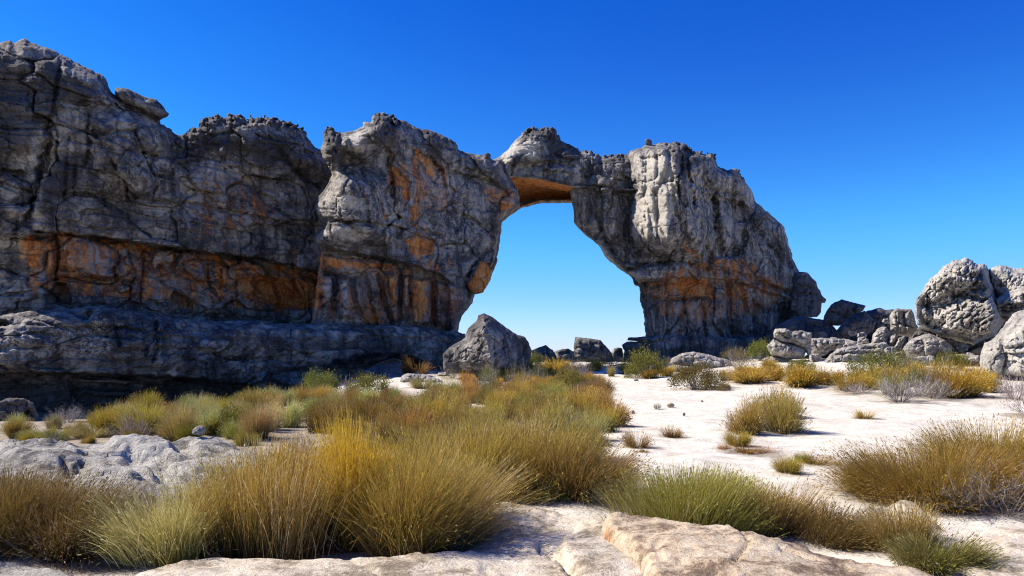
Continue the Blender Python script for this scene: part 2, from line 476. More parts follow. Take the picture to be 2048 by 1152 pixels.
    for key in ('stain', 'dark', 'pale'):
        v = np.zeros(Ntot)
        for k, p in enumerate(paint):
            if p[0] == key:
                v = np.maximum(v, (p[2] if len(p) > 2 else 1.0) * polymask(px, py, p[1], 1.7 * (p[3] if len(p) > 3 else 10), p[4] if len(p) > 4 else 9, 201 + 3 * k))
        if key == 'dark': v = np.maximum(v, crust_dark * cm)
        at[key] = np.concatenate([v, v * 0.0 + v.mean()])
    usedv = np.unique(Q); remap = np.zeros(2 * Ntot, np.int64); remap[usedv] = np.arange(len(usedv))
    V = V[usedv]; Q = remap[Q]
    at = {k: v[usedv] for k, v in at.items()}
    org = np.array([V[:, 0].mean(), V[:, 1].mean(), V[:, 2].min()])
    me = mesh_from(name, V - org, Q, None, at, smooth=False)
    pl = (0, 0, 0)
    if parent is not None: pl = parent.location
    o = link(name, me, mat, tuple(org - np.array(pl)), parent)
    return o

# ----------------------------------------------------------------------------
# bedrock slab: plan outline (given by photograph pixels on a level plane), low domed top
# ----------------------------------------------------------------------------
def slab(name, poly, zt, mat, R=0.5, H=0.3, res=0.03, feats=(), paint=(), seed=0, lump=(0.08, 1.4), fine=0.012, tilt=(0, 0), z0=None, rough=0.05, mask_soft=0):
    poly = np.asarray(poly, float)
    Y = F * (EYE - zt) / (poly[:, 1] - HY); X = (poly[:, 0] - CX) / F * Y
    P = np.stack([X, Y], 1)
    a0 = P.min(0) - 4 * res; a1 = P.max(0) + 4 * res
    xs = np.arange(a0[0], a1[0], res); ys = np.arange(a0[1], a1[1], res)
    nx, ny = len(xs), len(ys)
    GX, GY = np.meshgrid(xs, ys)
    S = sdf(GX.ravel(), GY.ravel(), P)
    S = S + rough * (fbm(GX.ravel() / .8, GY.ravel() / .8, seed + 1, 4) + .5 * fbm(GX.ravel() / .2, GY.ravel() / .2, seed + 2, 3))
    Sg = S.reshape(ny, nx); ins = Sg > 0
    pad = np.pad(ins, 1); dil = np.zeros_like(ins)
    for dx in (0, 1, 2):
        for dy in (0, 1, 2): dil |= pad[dy:dy + ny, dx:dx + nx]
    bnd = dil & ~ins
    gy, gx = np.gradient(Sg, res)
    g2 = np.maximum(gx * gx + gy * gy, .05)
    GX = np.where(bnd, GX - np.clip(gx * Sg / g2, -res, res), GX); GY = np.where(bnd, GY - np.clip(gy * Sg / g2, -res, res), GY)
    x = GX.ravel(); y = GY.ravel(); Sm = np.where(bnd.ravel(), 0, np.clip(S, 0, None))
    e = np.clip(Sm / R, 0, 1); rn = np.sqrt(np.clip(1 - (1 - e) ** 2, 0, 1))
    base = -0.25 if z0 is None else z0
    px, py = topx(x, np.maximum(y, .5), zt)
    w = sstep(0, R * .5, Sm)
    top = H + tilt[0] * (x - P[:, 0].mean()) + tilt[1] * (y - P[:, 1].mean())
    top = top + w * (lump[0] * fbm(x / lump[1], y / lump[1], seed + 3, 4) + fine * fbm(x / .16, y / .12, seed + 4, 4) + fine * 2.0 * np.abs(fbm(x / .5, y / .4, seed + 5, 3)))
    if feats: top = top + w * apply_feats(px, py, feats)
    z = base + (top - base) * rn
    z = np.where(bnd.ravel(), base, z)
    use = ins | bnd
    c_use = use[:-1, :-1] & use[1:, :-1] & use[:-1, 1:] & use[1:, 1:]
    c_in = ins[:-1, :-1] | ins[1:, :-1] | ins[:-1, 1:] | ins[1:, 1:]
    cy, cx = np.where(c_use & c_in)
    i00 = cy * nx + cx; i10 = i00 + 1; i01 = i00 + nx; i11 = i01 + 1
    Nt = nx * ny; bi = np.arange(Nt) + Nt; bf = bnd.ravel(); bi[bf] = np.arange(Nt)[bf]
    V = np.concatenate([np.stack([x, y, z], 1), np.stack([x, y, np.full(Nt, base - .05)], 1)])
    Q = np.concatenate([np.stack([i00, i10, i11, i01], 1), np.stack([bi[i01], bi[i11], bi[i10], bi[i00]], 1)])
    at = {}
    for key in ('stain', 'dark', 'pale'):
        v = np.zeros(Nt)
        for k, p in enumerate(paint):
            if p[0] == key: v = np.maximum(v, (p[2] if len(p) > 2 else 1.0) * polymask(px, py, p[1], p[3] if len(p) > 3 else 10, p[4] if len(p) > 4 else 9, 301 + 3 * k))
        at[key] = np.concatenate([v, v])
    uv = np.unique(Q); rm = np.zeros(2 * Nt, np.int64); rm[uv] = np.arange(len(uv))
    V = V[uv]; Q = rm[Q]; at = {k: v[uv] for k, v in at.items()}
    org = np.array([V[:, 0].mean(), V[:, 1].mean(), V[:, 2].min()])
    return link(name, mesh_from(name, V - org, Q, None, at, True), mat, tuple(org))
# ----------------------------------------------------------------------------
# the natural arch: one formation, split where bedding planes and joints split it
# ----------------------------------------------------------------------------
arch = bpy.data.objects.new('natural_arch', None); COL.objects.link(arch)
arch.location = (0.0, 54.0, 0.0)
tag(arch, 'huge weathered sandstone arch and cliff with orange iron stains, spanning the left and centre', 'rock arch')

# --- rear cliff (far left towering wall and the knobbly hump right of it)
D_CLIFF = [(-120, 38.5), (0, 40.5), (90, 41), (330, 46), (480, 50), (700, 56)]
cliff_poly = [(-90, 96), (-40, 90), (0, 88), (8, 83), (21, 80), (30, 86), (38, 82), (49, 76), (62, 84), (83, 92), (106, 101), (128, 111), (147, 121), (163, 130),
    (180, 139), (196, 145), (212, 157), (217, 174), (226, 187), (240, 196), (290, 214), (318, 232), (320, 246), (334, 254), (344, 258), (350, 268), (358, 272), (368, 271), (378, 258),
    (399, 252), (403, 240), (418, 236), (430, 231), (446, 234), (462, 233), (479, 231), (492, 238), (510, 237), (530, 239), (542, 236), (556, 241), (569, 243), (583, 250), (597, 254),
    (611, 264), (614, 274), (618, 280), (632, 294), (646, 302), (700, 330), (740, 500), (740, 700), (700, 760), (300, 790), (-90, 830)]
def streaks(px, py, xs):
    return 0
cliff_feats = [
    ('crack', [(121, 115), (114, 174), (104, 226), (92, 262)], 4, .5),
    ('poly', [(98, 250), (112, 250), (108, 300), (96, 350), (86, 400), (66, 440), (40, 470), (22, 470), (48, 420), (66, 350), (78, 290)], -2.2, 30, 12),
    ('poly', [(-90, 330), (0, 336), (48, 344), (56, 380), (44, 430), (-10, 470), (-90, 480)], 0.6, 26, 8),
    ('poly', [(-90, 170), (70, 190), (92, 250), (70, 310), (-90, 340)], 0.7, 30, 10),
    ('ledge', [(-60, 337), (30, 336), (62, 345)], 0.7, 10),
    # wall right of the chasm: overlapping slabs
    ('poly', [(120, 120), (212, 150), (226, 190), (228, 215), (200, 215), (140, 200), (112, 220)], 0.45, 14, 8),
    ('ledge', [(128, 206), (150, 198), (200, 200), (226, 214)], 0.5, 14),
    ('dome', 250, 268, 62, 34, 1.0, 12), ('dome', 305, 280, 34, 30, 0.9, 10), ('dome', 276, 345, 38, 48, 1.6, -25),
    ('dome', 215, 345, 46, 52, 0.7, 20), ('dome', 330, 330, 26, 30, .5, 0), ('dome', 225, 300, 50, 28, .8, 10),
    ('crack', [(185, 262), (206, 268), (236, 262), (270, 262), (284, 300), (300, 340)], 3, 0.45),
    ('crack', [(176, 225), (178, 245), (172, 262), (182, 290), (172, 330)], 3, 0.3),
    ('crack', [(136, 270), (132, 330), (126, 400)], 4, .3), ('crack', [(150, 330), (146, 392)], 3, .25),
    ('crack', [(300, 330), (312, 370), (302, 400)], 4, .4), ('crack', [(222, 320), (262, 380), (272, 396)], 3, .5),
    # horizontal bedding crack right across
    ('ledge', [(100, 382), (200, 384), (272, 392), (340, 402), (400, 404), (440, 414), (520, 430), (600, 446), (650, 452)], 0.55, 16),
    # hump
    ('poly', [(428, 318), (430, 292), (446, 278), (460, 284), (452, 312)], 1.3, 12, 6), ('dome', 500, 266, 46, 22, .8, -20), ('dome', 515, 290, 30, 14, .5, 0),
    ('poly', [(352, 285), (440, 290), (470, 340), (400, 350), (345, 345)], -0.3, 12, 8),
    ('poly', [(590, 262), (640, 300), (668, 350), (640, 372), (590, 340), (570, 300)], 0.8, 40, 8),
    ('crack', [(560, 300), (600, 350), (640, 376)], 4, .6),
    ('poly', [(358, 350), (384, 352), (396, 392), (366, 400), (352, 380)], -0.45, 6, 3),
    ('poly', [(446, 330), (476, 328), (506, 356), (514, 382), (480, 362), (446, 346)], -0.4, 5, 3),
    ('poly', [(508, 378), (540, 386), (566, 410), (560, 430), (520, 425)], -0.35, 6, 4),
    ('poly', [(400, 420), (430, 440), (470, 470), (480, 500), (430, 480), (395, 470)], -0.3, 8, 5),
    # big overhang and the cave band beneath it
    ('poly', [(50, 470), (120, 462), (180, 468), (260, 480), (340, 490), (420, 505), (500, 512), (560, 528), (640, 545), (760, 560), (760, 700), (-90, 700), (-90, 470)], -1.35, 7, 3),
    ('ledge', [(56, 458), (100, 462), (132, 466)], 1.0, 20),
    ('ledge', [(176, 466), (240, 478), (320, 490), (420, 503), (520, 514), (640, 542), (720, 560)], 1.3, 26),
    ('poly', [(150, 478), (192, 480), (236, 495), (240, 545), (224, 560), (136, 556), (128, 520), (140, 490)], 0.75, 8, 6),
    ('poly', [(232, 516), (262, 506), (288, 515), (284, 560), (262, 566), (232, 560)], 0.7, 8, 5),
    ('poly', [(300, 494), (348, 496), (352, 520), (340, 545), (318, 536), (300, 545)], 0.8, 8, 5),
    ('poly', [(362, 498), (392, 500), (412, 530), (416, 566), (392, 560), (366, 540), (352, 560), (346, 540)], 0.9, 8, 5),
    ('poly', [(434, 504), (480, 512), (530, 530), (540, 552), (528, 556), (500, 540), (464, 545), (440, 522)], 0.75, 7, 4),
    ('poly', [(474, 545), (512, 545), (514, 580), (500, 598), (478, 596), (466, 580)], .5, 8, 4),
    ('poly', [(584, 552), (636, 560), (640, 600), (652, 618), (610, 616), (590, 580)], .45, 8, 5),
    ('poly', [(560, 556), (588, 560), (590, 584), (565, 576)], .4, 6, 3),
    ('poly', [(500, 556), (560, 556), (610, 600), (640, 624), (560, 622), (505, 600)], -1.0, 12, 6),
    ('poly', [(84, 590), (112, 562), (136, 566), (146, 598), (140, 612), (92, 610)], -1.8, 8, 5),
    ('poly', [(338, 592), (348, 578), (370, 590), (386, 608), (384, 624), (340, 624)], -1.1, 6, 4),
    ('poly', [(345, 570), (362, 578), (400, 600), (404, 620), (388, 604), (360, 590)], .5, 5, 3),
    ('poly', [(240, 568), (262, 570), (264, 584), (244, 588), (232, 580)], .5, 4, 3),
    ('crack', [(100, 480), (110, 470), (118, 500), (112, 540), (110, 560)], 3.5, .8),
    ('crack', [(232, 500), (240, 520), (228, 540), (230, 560), (180, 558)], 2.5, .5), ('crack', [(286, 500), (284, 540), (280, 600)], 3, .5),
    ('crack', [(414, 540), (418, 570), (440, 600)], 3, .5), ('crack', [(442, 540), (440, 575)], 3, .5),
    ('crack', [(588, 560), (594, 580), (608, 600)], 3, .6), ('crack', [(500, 600), (560, 612), (640, 622)], 3, .5),
    ('crack', [(300, 600), (340, 626), (420, 630), (540, 640)], 4, .5),
]
cliff_paint = [('stain', [(20, 470), (130, 450), (180, 466), (340, 488), (520, 515), (660, 548), (660, 630), (560, 634), (420, 618), (260, 605), (60, 600)], .50, 12), ('stain', [(380, 330), (520, 320), (580, 400), (560, 470), (400, 480), (360, 420)], .30, 20),
    ('stain', [(60, 470), (112, 470), (118, 506), (76, 508)], .9, 14),
    ('stain', [(180, 468), (300, 484), (340, 496), (330, 512), (270, 508), (230, 510), (200, 494)], .9, 10),
    ('stain', [(330, 494), (352, 500), (346, 540), (328, 534), (320, 510)], .8, 8),
    ('stain', [(364, 498), (440, 506), (460, 530), (464, 600), (430, 610), (420, 570), (412, 520)], .95, 10),
    ('stain', [(470, 540), (560, 540), (640, 548), (650, 622), (560, 630), (500, 610), (470, 590)], 1.0, 10),
    ('stain', [(520, 516), (640, 545), (640, 565), (580, 555), (540, 545)], .9, 8),
    ('stain', [(210, 560), (262, 560), (300, 590), (300, 610), (230, 610), (196, 590)], .55, 16),
    ('stain', [(232, 515), (284, 515), (284, 560), (236, 556)], .45, 12),
    ('stain', [(338, 578), (400, 596), (404, 624), (338, 626)], .6, 10),
    ('stain', [(90, 575), (150, 570), (146, 610), (88, 612)], .45, 14),
    ('stain', [(-40, 520), (28, 520), (24, 575), (-40, 580)], .5, 16),
    ('stain', [(-60, 342), (44, 346), (40, 362), (-60, 362)], .55, 8),
    ('stain', [(396, 448), (440, 460), (470, 480), (466, 505), (420, 490), (390, 472)], .55, 16),
    ('stain', [(470, 340), (500, 338), (510, 362), (490, 370)], .5, 10), ('stain', [(510, 380), (540, 385), (540, 405), (512, 402)], .5, 8),
    ('stain', [(465, 414), (500, 412), (500, 426), (465, 424)], .5, 6), ('stain', [(470, 464), (495, 466), (492, 486), (468, 480)], .45, 8),
    ('stain', [(590, 490), (660, 500), (660, 545), (560, 520)], .45, 16),
    ('stain', [(96, 455), (160, 440), (172, 450), (130, 468)], .4, 10),
    ('pale', [(356, 352), (380, 352), (394, 394), (368, 400), (354, 384)], .9, 5, 4), ('pale', [(446, 332), (474, 330), (506, 358), (510, 380), (480, 366), (448, 348)], .8, 5, 4),
    ('pale', [(500, 345), (515, 342), (515, 322), (502, 316)], .4, 5), ('pale', [(520, 390), (560, 394), (566, 425), (520, 420)], .55, 10),
    ('pale', [(200, 330), (250, 380), (230, 400), (190, 385)], .5, 12), ('pale', [(240, 312), (300, 316), (305, 350), (280, 392), (250, 350)], .45, 14),
    ('pale', [(390, 420), (430, 430), (450, 470), (400, 470)], .45, 14), ('pale', [(420, 290), (446, 280), (452, 312), (428, 318)], .7, 5),
    ('pale', [(310, 340), (345, 350), (340, 390), (310, 395)], .35, 14), ('pale', [(0, 90), (50, 80), (48, 96), (10, 100)], .6, 6),
    ('dark', [(-90, 90), (90, 95), (210, 155), (226, 215), (120, 225), (60, 330), (-90, 340)], .95, 24), ('dark', [(400, 240), (600, 255), (660, 320), (640, 420), (560, 360), (430, 330), (340, 350), (330, 290)], .75, 24),  # dark over the left wall: varnish tone plus painted occlusion shade
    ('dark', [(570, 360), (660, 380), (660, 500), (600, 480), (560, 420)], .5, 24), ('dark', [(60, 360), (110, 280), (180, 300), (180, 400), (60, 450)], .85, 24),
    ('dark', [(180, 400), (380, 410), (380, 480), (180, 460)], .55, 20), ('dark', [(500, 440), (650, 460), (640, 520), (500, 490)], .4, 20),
]
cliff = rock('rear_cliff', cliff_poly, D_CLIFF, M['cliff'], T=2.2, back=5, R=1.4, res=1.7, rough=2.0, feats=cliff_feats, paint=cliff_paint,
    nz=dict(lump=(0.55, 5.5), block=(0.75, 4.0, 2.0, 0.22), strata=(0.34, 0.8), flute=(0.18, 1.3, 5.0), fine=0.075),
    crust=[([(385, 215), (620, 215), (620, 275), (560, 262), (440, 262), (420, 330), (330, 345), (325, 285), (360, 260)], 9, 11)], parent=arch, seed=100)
capst = rock('cap_stone', [(229, 184), (231, 176), (243, 175), (257, 178), (288, 193), (300, 196), (313, 199), (326, 212), (332, 222), (338, 228), (328, 233), (319, 238), (300, 228), (270, 214), (240, 200), (232, 192)],
    [(220, 42.5), (340, 44.5)], M['cliff'], T=0.9, back=1.6, R=0.5, res=1.5, rough=1.0, nz=dict(lump=(.2, 2), strata=(.25, .35), fine=.05), paint=[('pale', [(232, 180), (262, 182), (262, 196), (240, 196)], .6, 5)], parent=arch, seed=130)

# --- front buttress (left leg of the arch)
D_BUT = [(600, 46.5), (700, 49), (800, 51.5), (920, 55), (1010, 58)]
but_poly = [(640, 300), (646, 287), (649, 262), (656, 257), (663, 256), (674, 262), (680, 268), (694, 264), (708, 261), (726, 252), (724, 243), (743, 246), (746, 230), (767, 226), (783, 233), (788, 240), (809, 240),
    (823, 251), (844, 262), (852, 258), (866, 262), (882, 268), (903, 280), (912, 289), (917, 299), (944, 308), (965, 312), (975, 309), (986, 320), (1003, 319), (1012, 345), (1036, 380), (1040, 412),
    (1022, 424), (1005, 439), (1003, 463), (998, 494), (991, 522), (983, 539), (980, 545), (968, 550), (958, 570), (950, 586), (945, 606), (938, 614), (930, 622), (919, 644), (916, 668), (900, 700), (640, 720), (620, 660),
    (634, 560), (640, 500), (628, 481), (632, 468), (644, 450), (628, 415), (634, 396), (650, 378), (664, 350), (658, 330), (648, 318)]
but_feats = [
    ('dome', 676, 395, 46, 52, 0.9, 10), ('dome', 720, 405, 44, 66, 0.5, -14), ('dome', 705, 470, 84, 26, 1.0, 4),
    ('ledge', [(626, 428), (660, 436), (720, 440), (780, 448), (820, 456)], 0.9, 7),
    ('crack', [(700, 340), (728, 400), (738, 440)], 4, .5), ('crack', [(720, 340), (756, 400), (772, 440)], 4, .5), ('crack', [(676, 400), (682, 432)], 2.5, .3), ('crack', [(650, 392), (650, 410)], 2.5, .3),
    ('dome', 672, 295, 26, 42, 1.6, 10), ('dome', 728, 280, 44, 36, 2.4, -20), ('dome', 772, 262, 34, 34, 1.4, 0), ('fn', lambda px, py: 2.6 * sstep(634, 712, px) * (1 - sstep(712, 860, px)) * sstep(330, 380, py) * (1 - sstep(440, 500, py))),
    ('poly', [(676, 300), (716, 300), (740, 330), (690, 345), (672, 330)], -0.6, 14, 8),
    ('crack', [(776, 300), (776, 345)], 4, .7),
    ('poly', [(776, 325), (800, 338), (824, 362), (822, 400), (806, 412), (798, 378), (778, 372), (772, 345)], -0.55, 6, 4),
    ('poly', [(776, 340), (792, 348), (790, 400), (776, 398)], -0.5, 6, 4),
    ('poly', [(812, 408), (832, 410), (846, 430), (834, 452), (814, 440)], -0.35, 6, 4),
    ('poly', [(814, 288), (846, 300), (880, 326), (884, 356), (866, 370), (846, 350), (830, 320)], -0.45, 8, 5),
    ('crack', [(860, 314), (884, 340), (890, 372)], 3.5, .6), ('crack', [(870, 290), (920, 300), (960, 312)], 3, .35),
    ('ledge', [(896, 334), (940, 350), (980, 358), (1004, 362)], 0.8, 14),
    ('poly', [(896, 290), (1000, 318), (1002, 352), (930, 344), (900, 334)], .45, 10, 4),
    ('crack', [(924, 390), (928, 420), (922, 450), (912, 462)], 3, .4), ('crack', [(790, 410), (800, 440), (850, 462), (880, 470)], 3.5, .5),
    ('ledge', [(798, 478), (828, 470), (850, 472), (876, 480)], 0.6, 30),
    ('poly', [(800, 478), (872, 478), (862, 510), (838, 530), (816, 510)], -0.35, 8, 6),
    ('dome', 755, 468, 34, 24, .5, 10),
    # underside of the overhang and the fluted band
    ('poly', [(620, 484), (690, 500), (760, 512), (840, 530), (880, 545), (900, 560), (905, 700), (600, 720)], -1.15, 6, 3),
    ('ledge', [(624, 484), (690, 500), (760, 514), (840, 534), (880, 548)], 0.9, 18),
    ('ledge', [(640, 542), (700, 546), (760, 538)], 0.6, 14),
    ('poly', [(696, 508), (728, 512), (722, 520), (698, 516)], 1.05, 4, 2), ('poly', [(730, 510), (790, 524), (784, 534), (734, 524)], .65, 4, 2),
    ('poly', [(640, 545), (668, 548), (672, 600), (650, 610), (636, 580)], 0.75, 10, 4), ('poly', [(672, 550), (704, 552), (712, 640), (672, 640), (670, 590)], 1.20, 12, 4),
    ('poly', [(706, 550), (728, 552), (730, 620), (756, 660), (730, 650), (710, 600)], 0.90, 8, 4), ('poly', [(762, 540), (796, 546), (802, 640), (790, 650), (774, 620), (764, 580)], .75, 9, 4),
    ('poly', [(802, 550), (822, 548), (822, 616), (804, 618)], 0.90, 7, 3), ('poly', [(816, 548), (862, 556), (866, 650), (824, 650), (820, 600)], 1.05, 9, 4), ('dome', 834, 634, 12, 22, .5, 0),
    ('poly', [(868, 556), (930, 572), (940, 610), (915, 660), (870, 655)], 0.90, 10, 5),
    ('crack', [(800, 540), (802, 640)], 4, .7), ('crack', [(729, 550), (740, 600), (752, 650)], 4, .6), ('crack', [(756, 550), (768, 600), (785, 650)], 4, .6), ('crack', [(866, 556), (868, 650)], 3, .4),
    ('crack', [(940, 600), (932, 560), (945, 535), (970, 505), (995, 490)], 4, .7),
    ('crack', [(870, 560), (910, 570), (936, 575)], 3, .4), ('crack', [(870, 622), (920, 622)], 2.5, .3),
    ('ledge', [(960, 390), (990, 405), (1020, 408)], .5, 14),
]
but_paint = [('stain', [(610, 490), (700, 500), (800, 522), (880, 545), (935, 570), (925, 655), (610, 650)], .42, 12), ('pale', [(640, 552), (668, 552), (672, 600), (660, 640), (640, 640)], .55, 6, 4), ('pale', [(672, 555), (704, 555), (722, 600), (750, 655), (676, 650)], .6, 6, 4), ('pale', [(803, 552), (822, 552), (822, 616), (804, 616)], .6, 5, 3), ('stain', [(760, 290), (900, 300), (960, 380), (900, 540), (800, 520), (770, 400)], .36, 24),('pale', [(640, 380), (780, 300), (990, 330), (1000, 440), (985, 540), (900, 540), (780, 490), (640, 490)], .42, 30),
    ('stain', [(776, 322), (800, 338), (824, 362), (822, 404), (806, 414), (796, 380), (776, 372)], 1.0, 6, 5), ('stain', [(770, 325), (790, 335), (784, 392), (772, 380)], .8, 6),
    ('stain', [(814, 286), (846, 298), (880, 326), (884, 356), (866, 372), (846, 350), (826, 318)], .75, 8), ('stain', [(812, 410), (834, 410), (846, 432), (832, 454), (812, 440)], .85, 8),
    ('stain', [(798, 476), (828, 468), (876, 478), (868, 510), (838, 532), (812, 508)], 1.0, 8), ('stain', [(850, 505), (905, 540), (895, 560), (840, 545)], .7, 12),
    ('stain', [(824, 520), (850, 525), (846, 548), (824, 540)], .8, 8), ('stain', [(888, 500), (912, 520), (910, 540), (884, 536)], .8, 8),
    ('stain', [(640, 500), (700, 508), (800, 525), (800, 548), (700, 548), (640, 545)], .85, 10), ('stain', [(764, 540), (798, 546), (800, 640), (786, 640), (774, 580)], .95, 8),
    ('stain', [(814, 548), (862, 552), (864, 610), (850, 650), (826, 650), (820, 600)], 1.0, 8), ('stain', [(722, 590), (740, 600), (780, 650), (736, 655)], .75, 8),
    ('stain', [(615, 540), (650, 550), (652, 625), (615, 625)], .8, 8), ('stain', [(880, 560), (935, 568), (930, 590), (890, 585)], .5, 12), ('stain', [(874, 625), (900, 625), (900, 660), (872, 655)], .7, 10), ('stain', [(770, 405), (800, 440), (780, 455), (740, 445)], .4, 10),
    ('stain', [(915, 285), (985, 305), (970, 322), (920, 304)], .5, 8), ('stain', [(960, 360), (1036, 376), (1040, 415), (1000, 440), (980, 410), (955, 395)], .65, 12),
    ('stain', [(830, 370), (870, 380), (868, 400), (835, 395)], .5, 8), ('stain', [(850, 430), (880, 440), (870, 460), (850, 455)], .4, 8), ('stain', [(950, 400), (1000, 440), (995, 500), (960, 470)], .35, 20),
    ('pale', [(640, 385), (668, 355), (700, 372), (760, 400), (778, 440), (700, 438), (634, 425)], .7, 14), ('pale', [(636, 450), (700, 446), (760, 452), (740, 490), (680, 494), (630, 482)], .75, 10),  # pale left edges, here and below: sunlight painted into the rock colour
    ('pale', [(676, 270), (726, 256), (742, 262), (720, 300), (706, 298), (690, 284)], .9, 8), ('pale', [(664, 300), (690, 330), (680, 400), (640, 410), (650, 370)], .5, 8), ('pale', [(806, 412), (834, 420), (820, 450), (806, 440)], .5, 6), ('pale', [(690, 508), (728, 512), (724, 522), (696, 518)], .8, 3, 2),
    ('dark', [(646, 262), (676, 268), (700, 310), (720, 345), (672, 340), (650, 310)], .8, 8), ('dark', [(740, 240), (800, 245), (800, 300), (700, 300)], .7, 10), ('dark', [(800, 260), (900, 290), (890, 330), (840, 290), (800, 290)], .5, 14),
    ('dark', [(790, 290), (830, 300), (850, 340), (870, 380), (800, 330)], .3, 14), ('dark', [(870, 380), (920, 390), (930, 460), (960, 520), (900, 520), (880, 470)], .35, 20), ('dark', [(790, 440), (880, 460), (900, 500), (870, 470), (800, 470)], .4, 12),
]
but = rock('front_buttress', but_poly, D_BUT, M['cliff'], T=2.0, back=5.5, R=1.1, res=1.7, rough=1.6, normal=(-.06, 1), feats=but_feats, paint=but_paint,
    nz=dict(lump=(0.4, 5.0), block=(0.55, 3.6, 2.6, 0.18), strata=(0.24, 0.9), flute=(0.2, 1.5, 6.0), fine=0.065),
    crust=[([(636, 240), (690, 250), (690, 300), (676, 350), (650, 340)], 9, 10), ([(735, 215), (800, 220), (815, 255), (790, 280), (745, 275)], 9, 10), ([(800, 235), (1000, 305), (985, 325), (800, 262)], 5, 9)], parent=arch, seed=200)
rock('hanging_block', [(983, 538), (992, 512), (996, 520), (984, 548), (981, 560), (966, 585), (950, 589), (938, 578), (934, 568), (942, 545), (958, 522), (972, 522)], [(930, 53.5), (1000, 55.0)], M['cliff'], T=0.9, back=1.6, R=.5, res=1.5, rough=.6,
    nz=dict(lump=(.15, 2), block=(.2, 1.4, 1.1, .12), fine=.04), paint=[('stain', [(934, 568), (958, 520), (996, 505), (985, 550), (970, 590), (935, 590)], 1.0, 3, 2), ('pale', [(956, 535), (982, 540), (978, 575), (955, 570)], .45, 8)], parent=arch, seed=230)

# --- bridge of the arch, its soffit is the level underside
D_BR = [(980, 60.5), (1260, 61.5)]
br_poly = [(984, 321), (1000, 312), (1015, 300), (1025, 286), (1032, 279), (1049, 265), (1067, 256), (1080, 258), (1094, 255), (1108, 258), (1119, 277), (1140, 291), (1160, 303), (1181, 303), (1202, 315), (1219, 312), (1236, 309), (1262, 309),
    (1300, 340), (1300, 420), (1200, 430), (1150, 405), (1143, 400), (1112, 400), (1084, 400), (1060, 406), (1039, 414), (1020, 427), (1004, 440), (975, 440), (975, 360)]
sof_line = np.array([(975, 362), (1000, 360), (1028, 350), (1062, 352), (1094, 358), (1140, 370), (1200, 374), (1300, 380)], float)
def soffit(px, py, D, w):
    yl = np.interp(px, sof_line[:, 0], sof_line[:, 1])
    yb = np.interp(px, [975, 1004, 1039, 1060, 1084, 1143, 1200], [445, 442, 415, 407, 401, 401, 404])
    u = np.clip((py - yl) / (yb - yl), 0, 1)
    dsof = 57.6 + 7.4 * u + .25 * fbm(px / 14.0, u * 4, 77, 4)
    dface = D
    return np.where(py > yl, np.maximum(dsof, 57.0), dface)
br_feats = [('dome', 1010, 335, 26, 40, 1.2, 20), ('dome', 1060, 300, 50, 34, .9, -10), ('ledge', [(1000, 330), (1032, 325), (1070, 322), (1110, 320), (1160, 332)], .6, 8), ('crack', [(1028, 320), (1022, 352)], 4, .8), ('crack', [(1006, 320), (1008, 360)], 4, .7),
    ('poly', [(1075, 268), (1110, 262), (1140, 296), (1120, 320), (1080, 310)], -.6, 12, 6), ('dome', 1120, 346, 60, 24, .6, 8), ('crack', [(1180, 320), (1182, 372)], 4, .6), ('crack', [(1202, 318), (1206, 372)], 4, .6), ('crack', [(1160, 340), (1190, 372)], 3, .4)]
br_paint = [('stain', [(975, 356), (1030, 350), (1100, 360), (1150, 372), (1150, 405), (1080, 405), (1000, 445), (970, 445)], 1.0, 4, 2), ('pale', [(985, 318), (1030, 276), (1060, 268), (1090, 290), (1070, 318), (1030, 322), (1018, 356), (985, 356)], .85, 8),
    ('pale', [(1030, 330), (1100, 326), (1130, 350), (1100, 358), (1030, 348)], .3, 8), ('dark', [(1030, 265), (1110, 252), (1135, 290), (1200, 312), (1150, 330), (1100, 320), (1085, 280), (1050, 275)], .85, 8), ('dark', [(1215, 310), (1262, 310), (1262, 330), (1215, 335)], .6, 6)]
bridge = rock('bridge', br_poly, D_BR, M['cliff'], T=2.6, back=3.2, R=.9, res=1.6, rough=1.1, feats=br_feats, paint=br_paint, nz=dict(lump=(.3, 3), block=(.5, 2.2, 1.3, .14), strata=(.2, .7), fine=.07),
    crust=[([(1025, 245), (1125, 245), (1130, 285), (1100, 300), (1040, 285)], 9, 10), ([(1130, 280), (1260, 300), (1260, 335), (1130, 305)], 6, 9)], parent=arch, seed=300, surf=soffit)

# --- pillar (right leg)
D_PIL = [(1130, 60.0), (1260, 60.5), (1400, 61.5), (1520, 64), (1680, 68)]
pil_poly = [(1140, 372), (1160, 372), (1180, 345), (1200, 325), (1230, 318), (1252, 318), (1256, 306), (1261, 301), (1282, 295), (1292, 289), (1310, 287), (1327, 286), (1340, 288), (1351, 284), (1369, 287), (1381, 302), (1400, 305), (1408, 306), (1426, 310),
    (1436, 332), (1456, 340), (1466, 337), (1476, 339), (1484, 353), (1499, 375), (1512, 403), (1528, 418), (1543, 429), (1569, 455), (1577, 486), (1586, 516), (1597, 542), (1606, 580), (1612, 640), (1600, 720), (1290, 740), (1291, 698), (1291, 672), (1289, 637),
    (1282, 607), (1280, 595), (1278, 572), (1268, 567), (1263, 553), (1251, 543), (1233, 532), (1212, 515), (1199, 491), (1182, 476), (1164, 463), (1148, 446), (1148, 428), (1143, 400)]
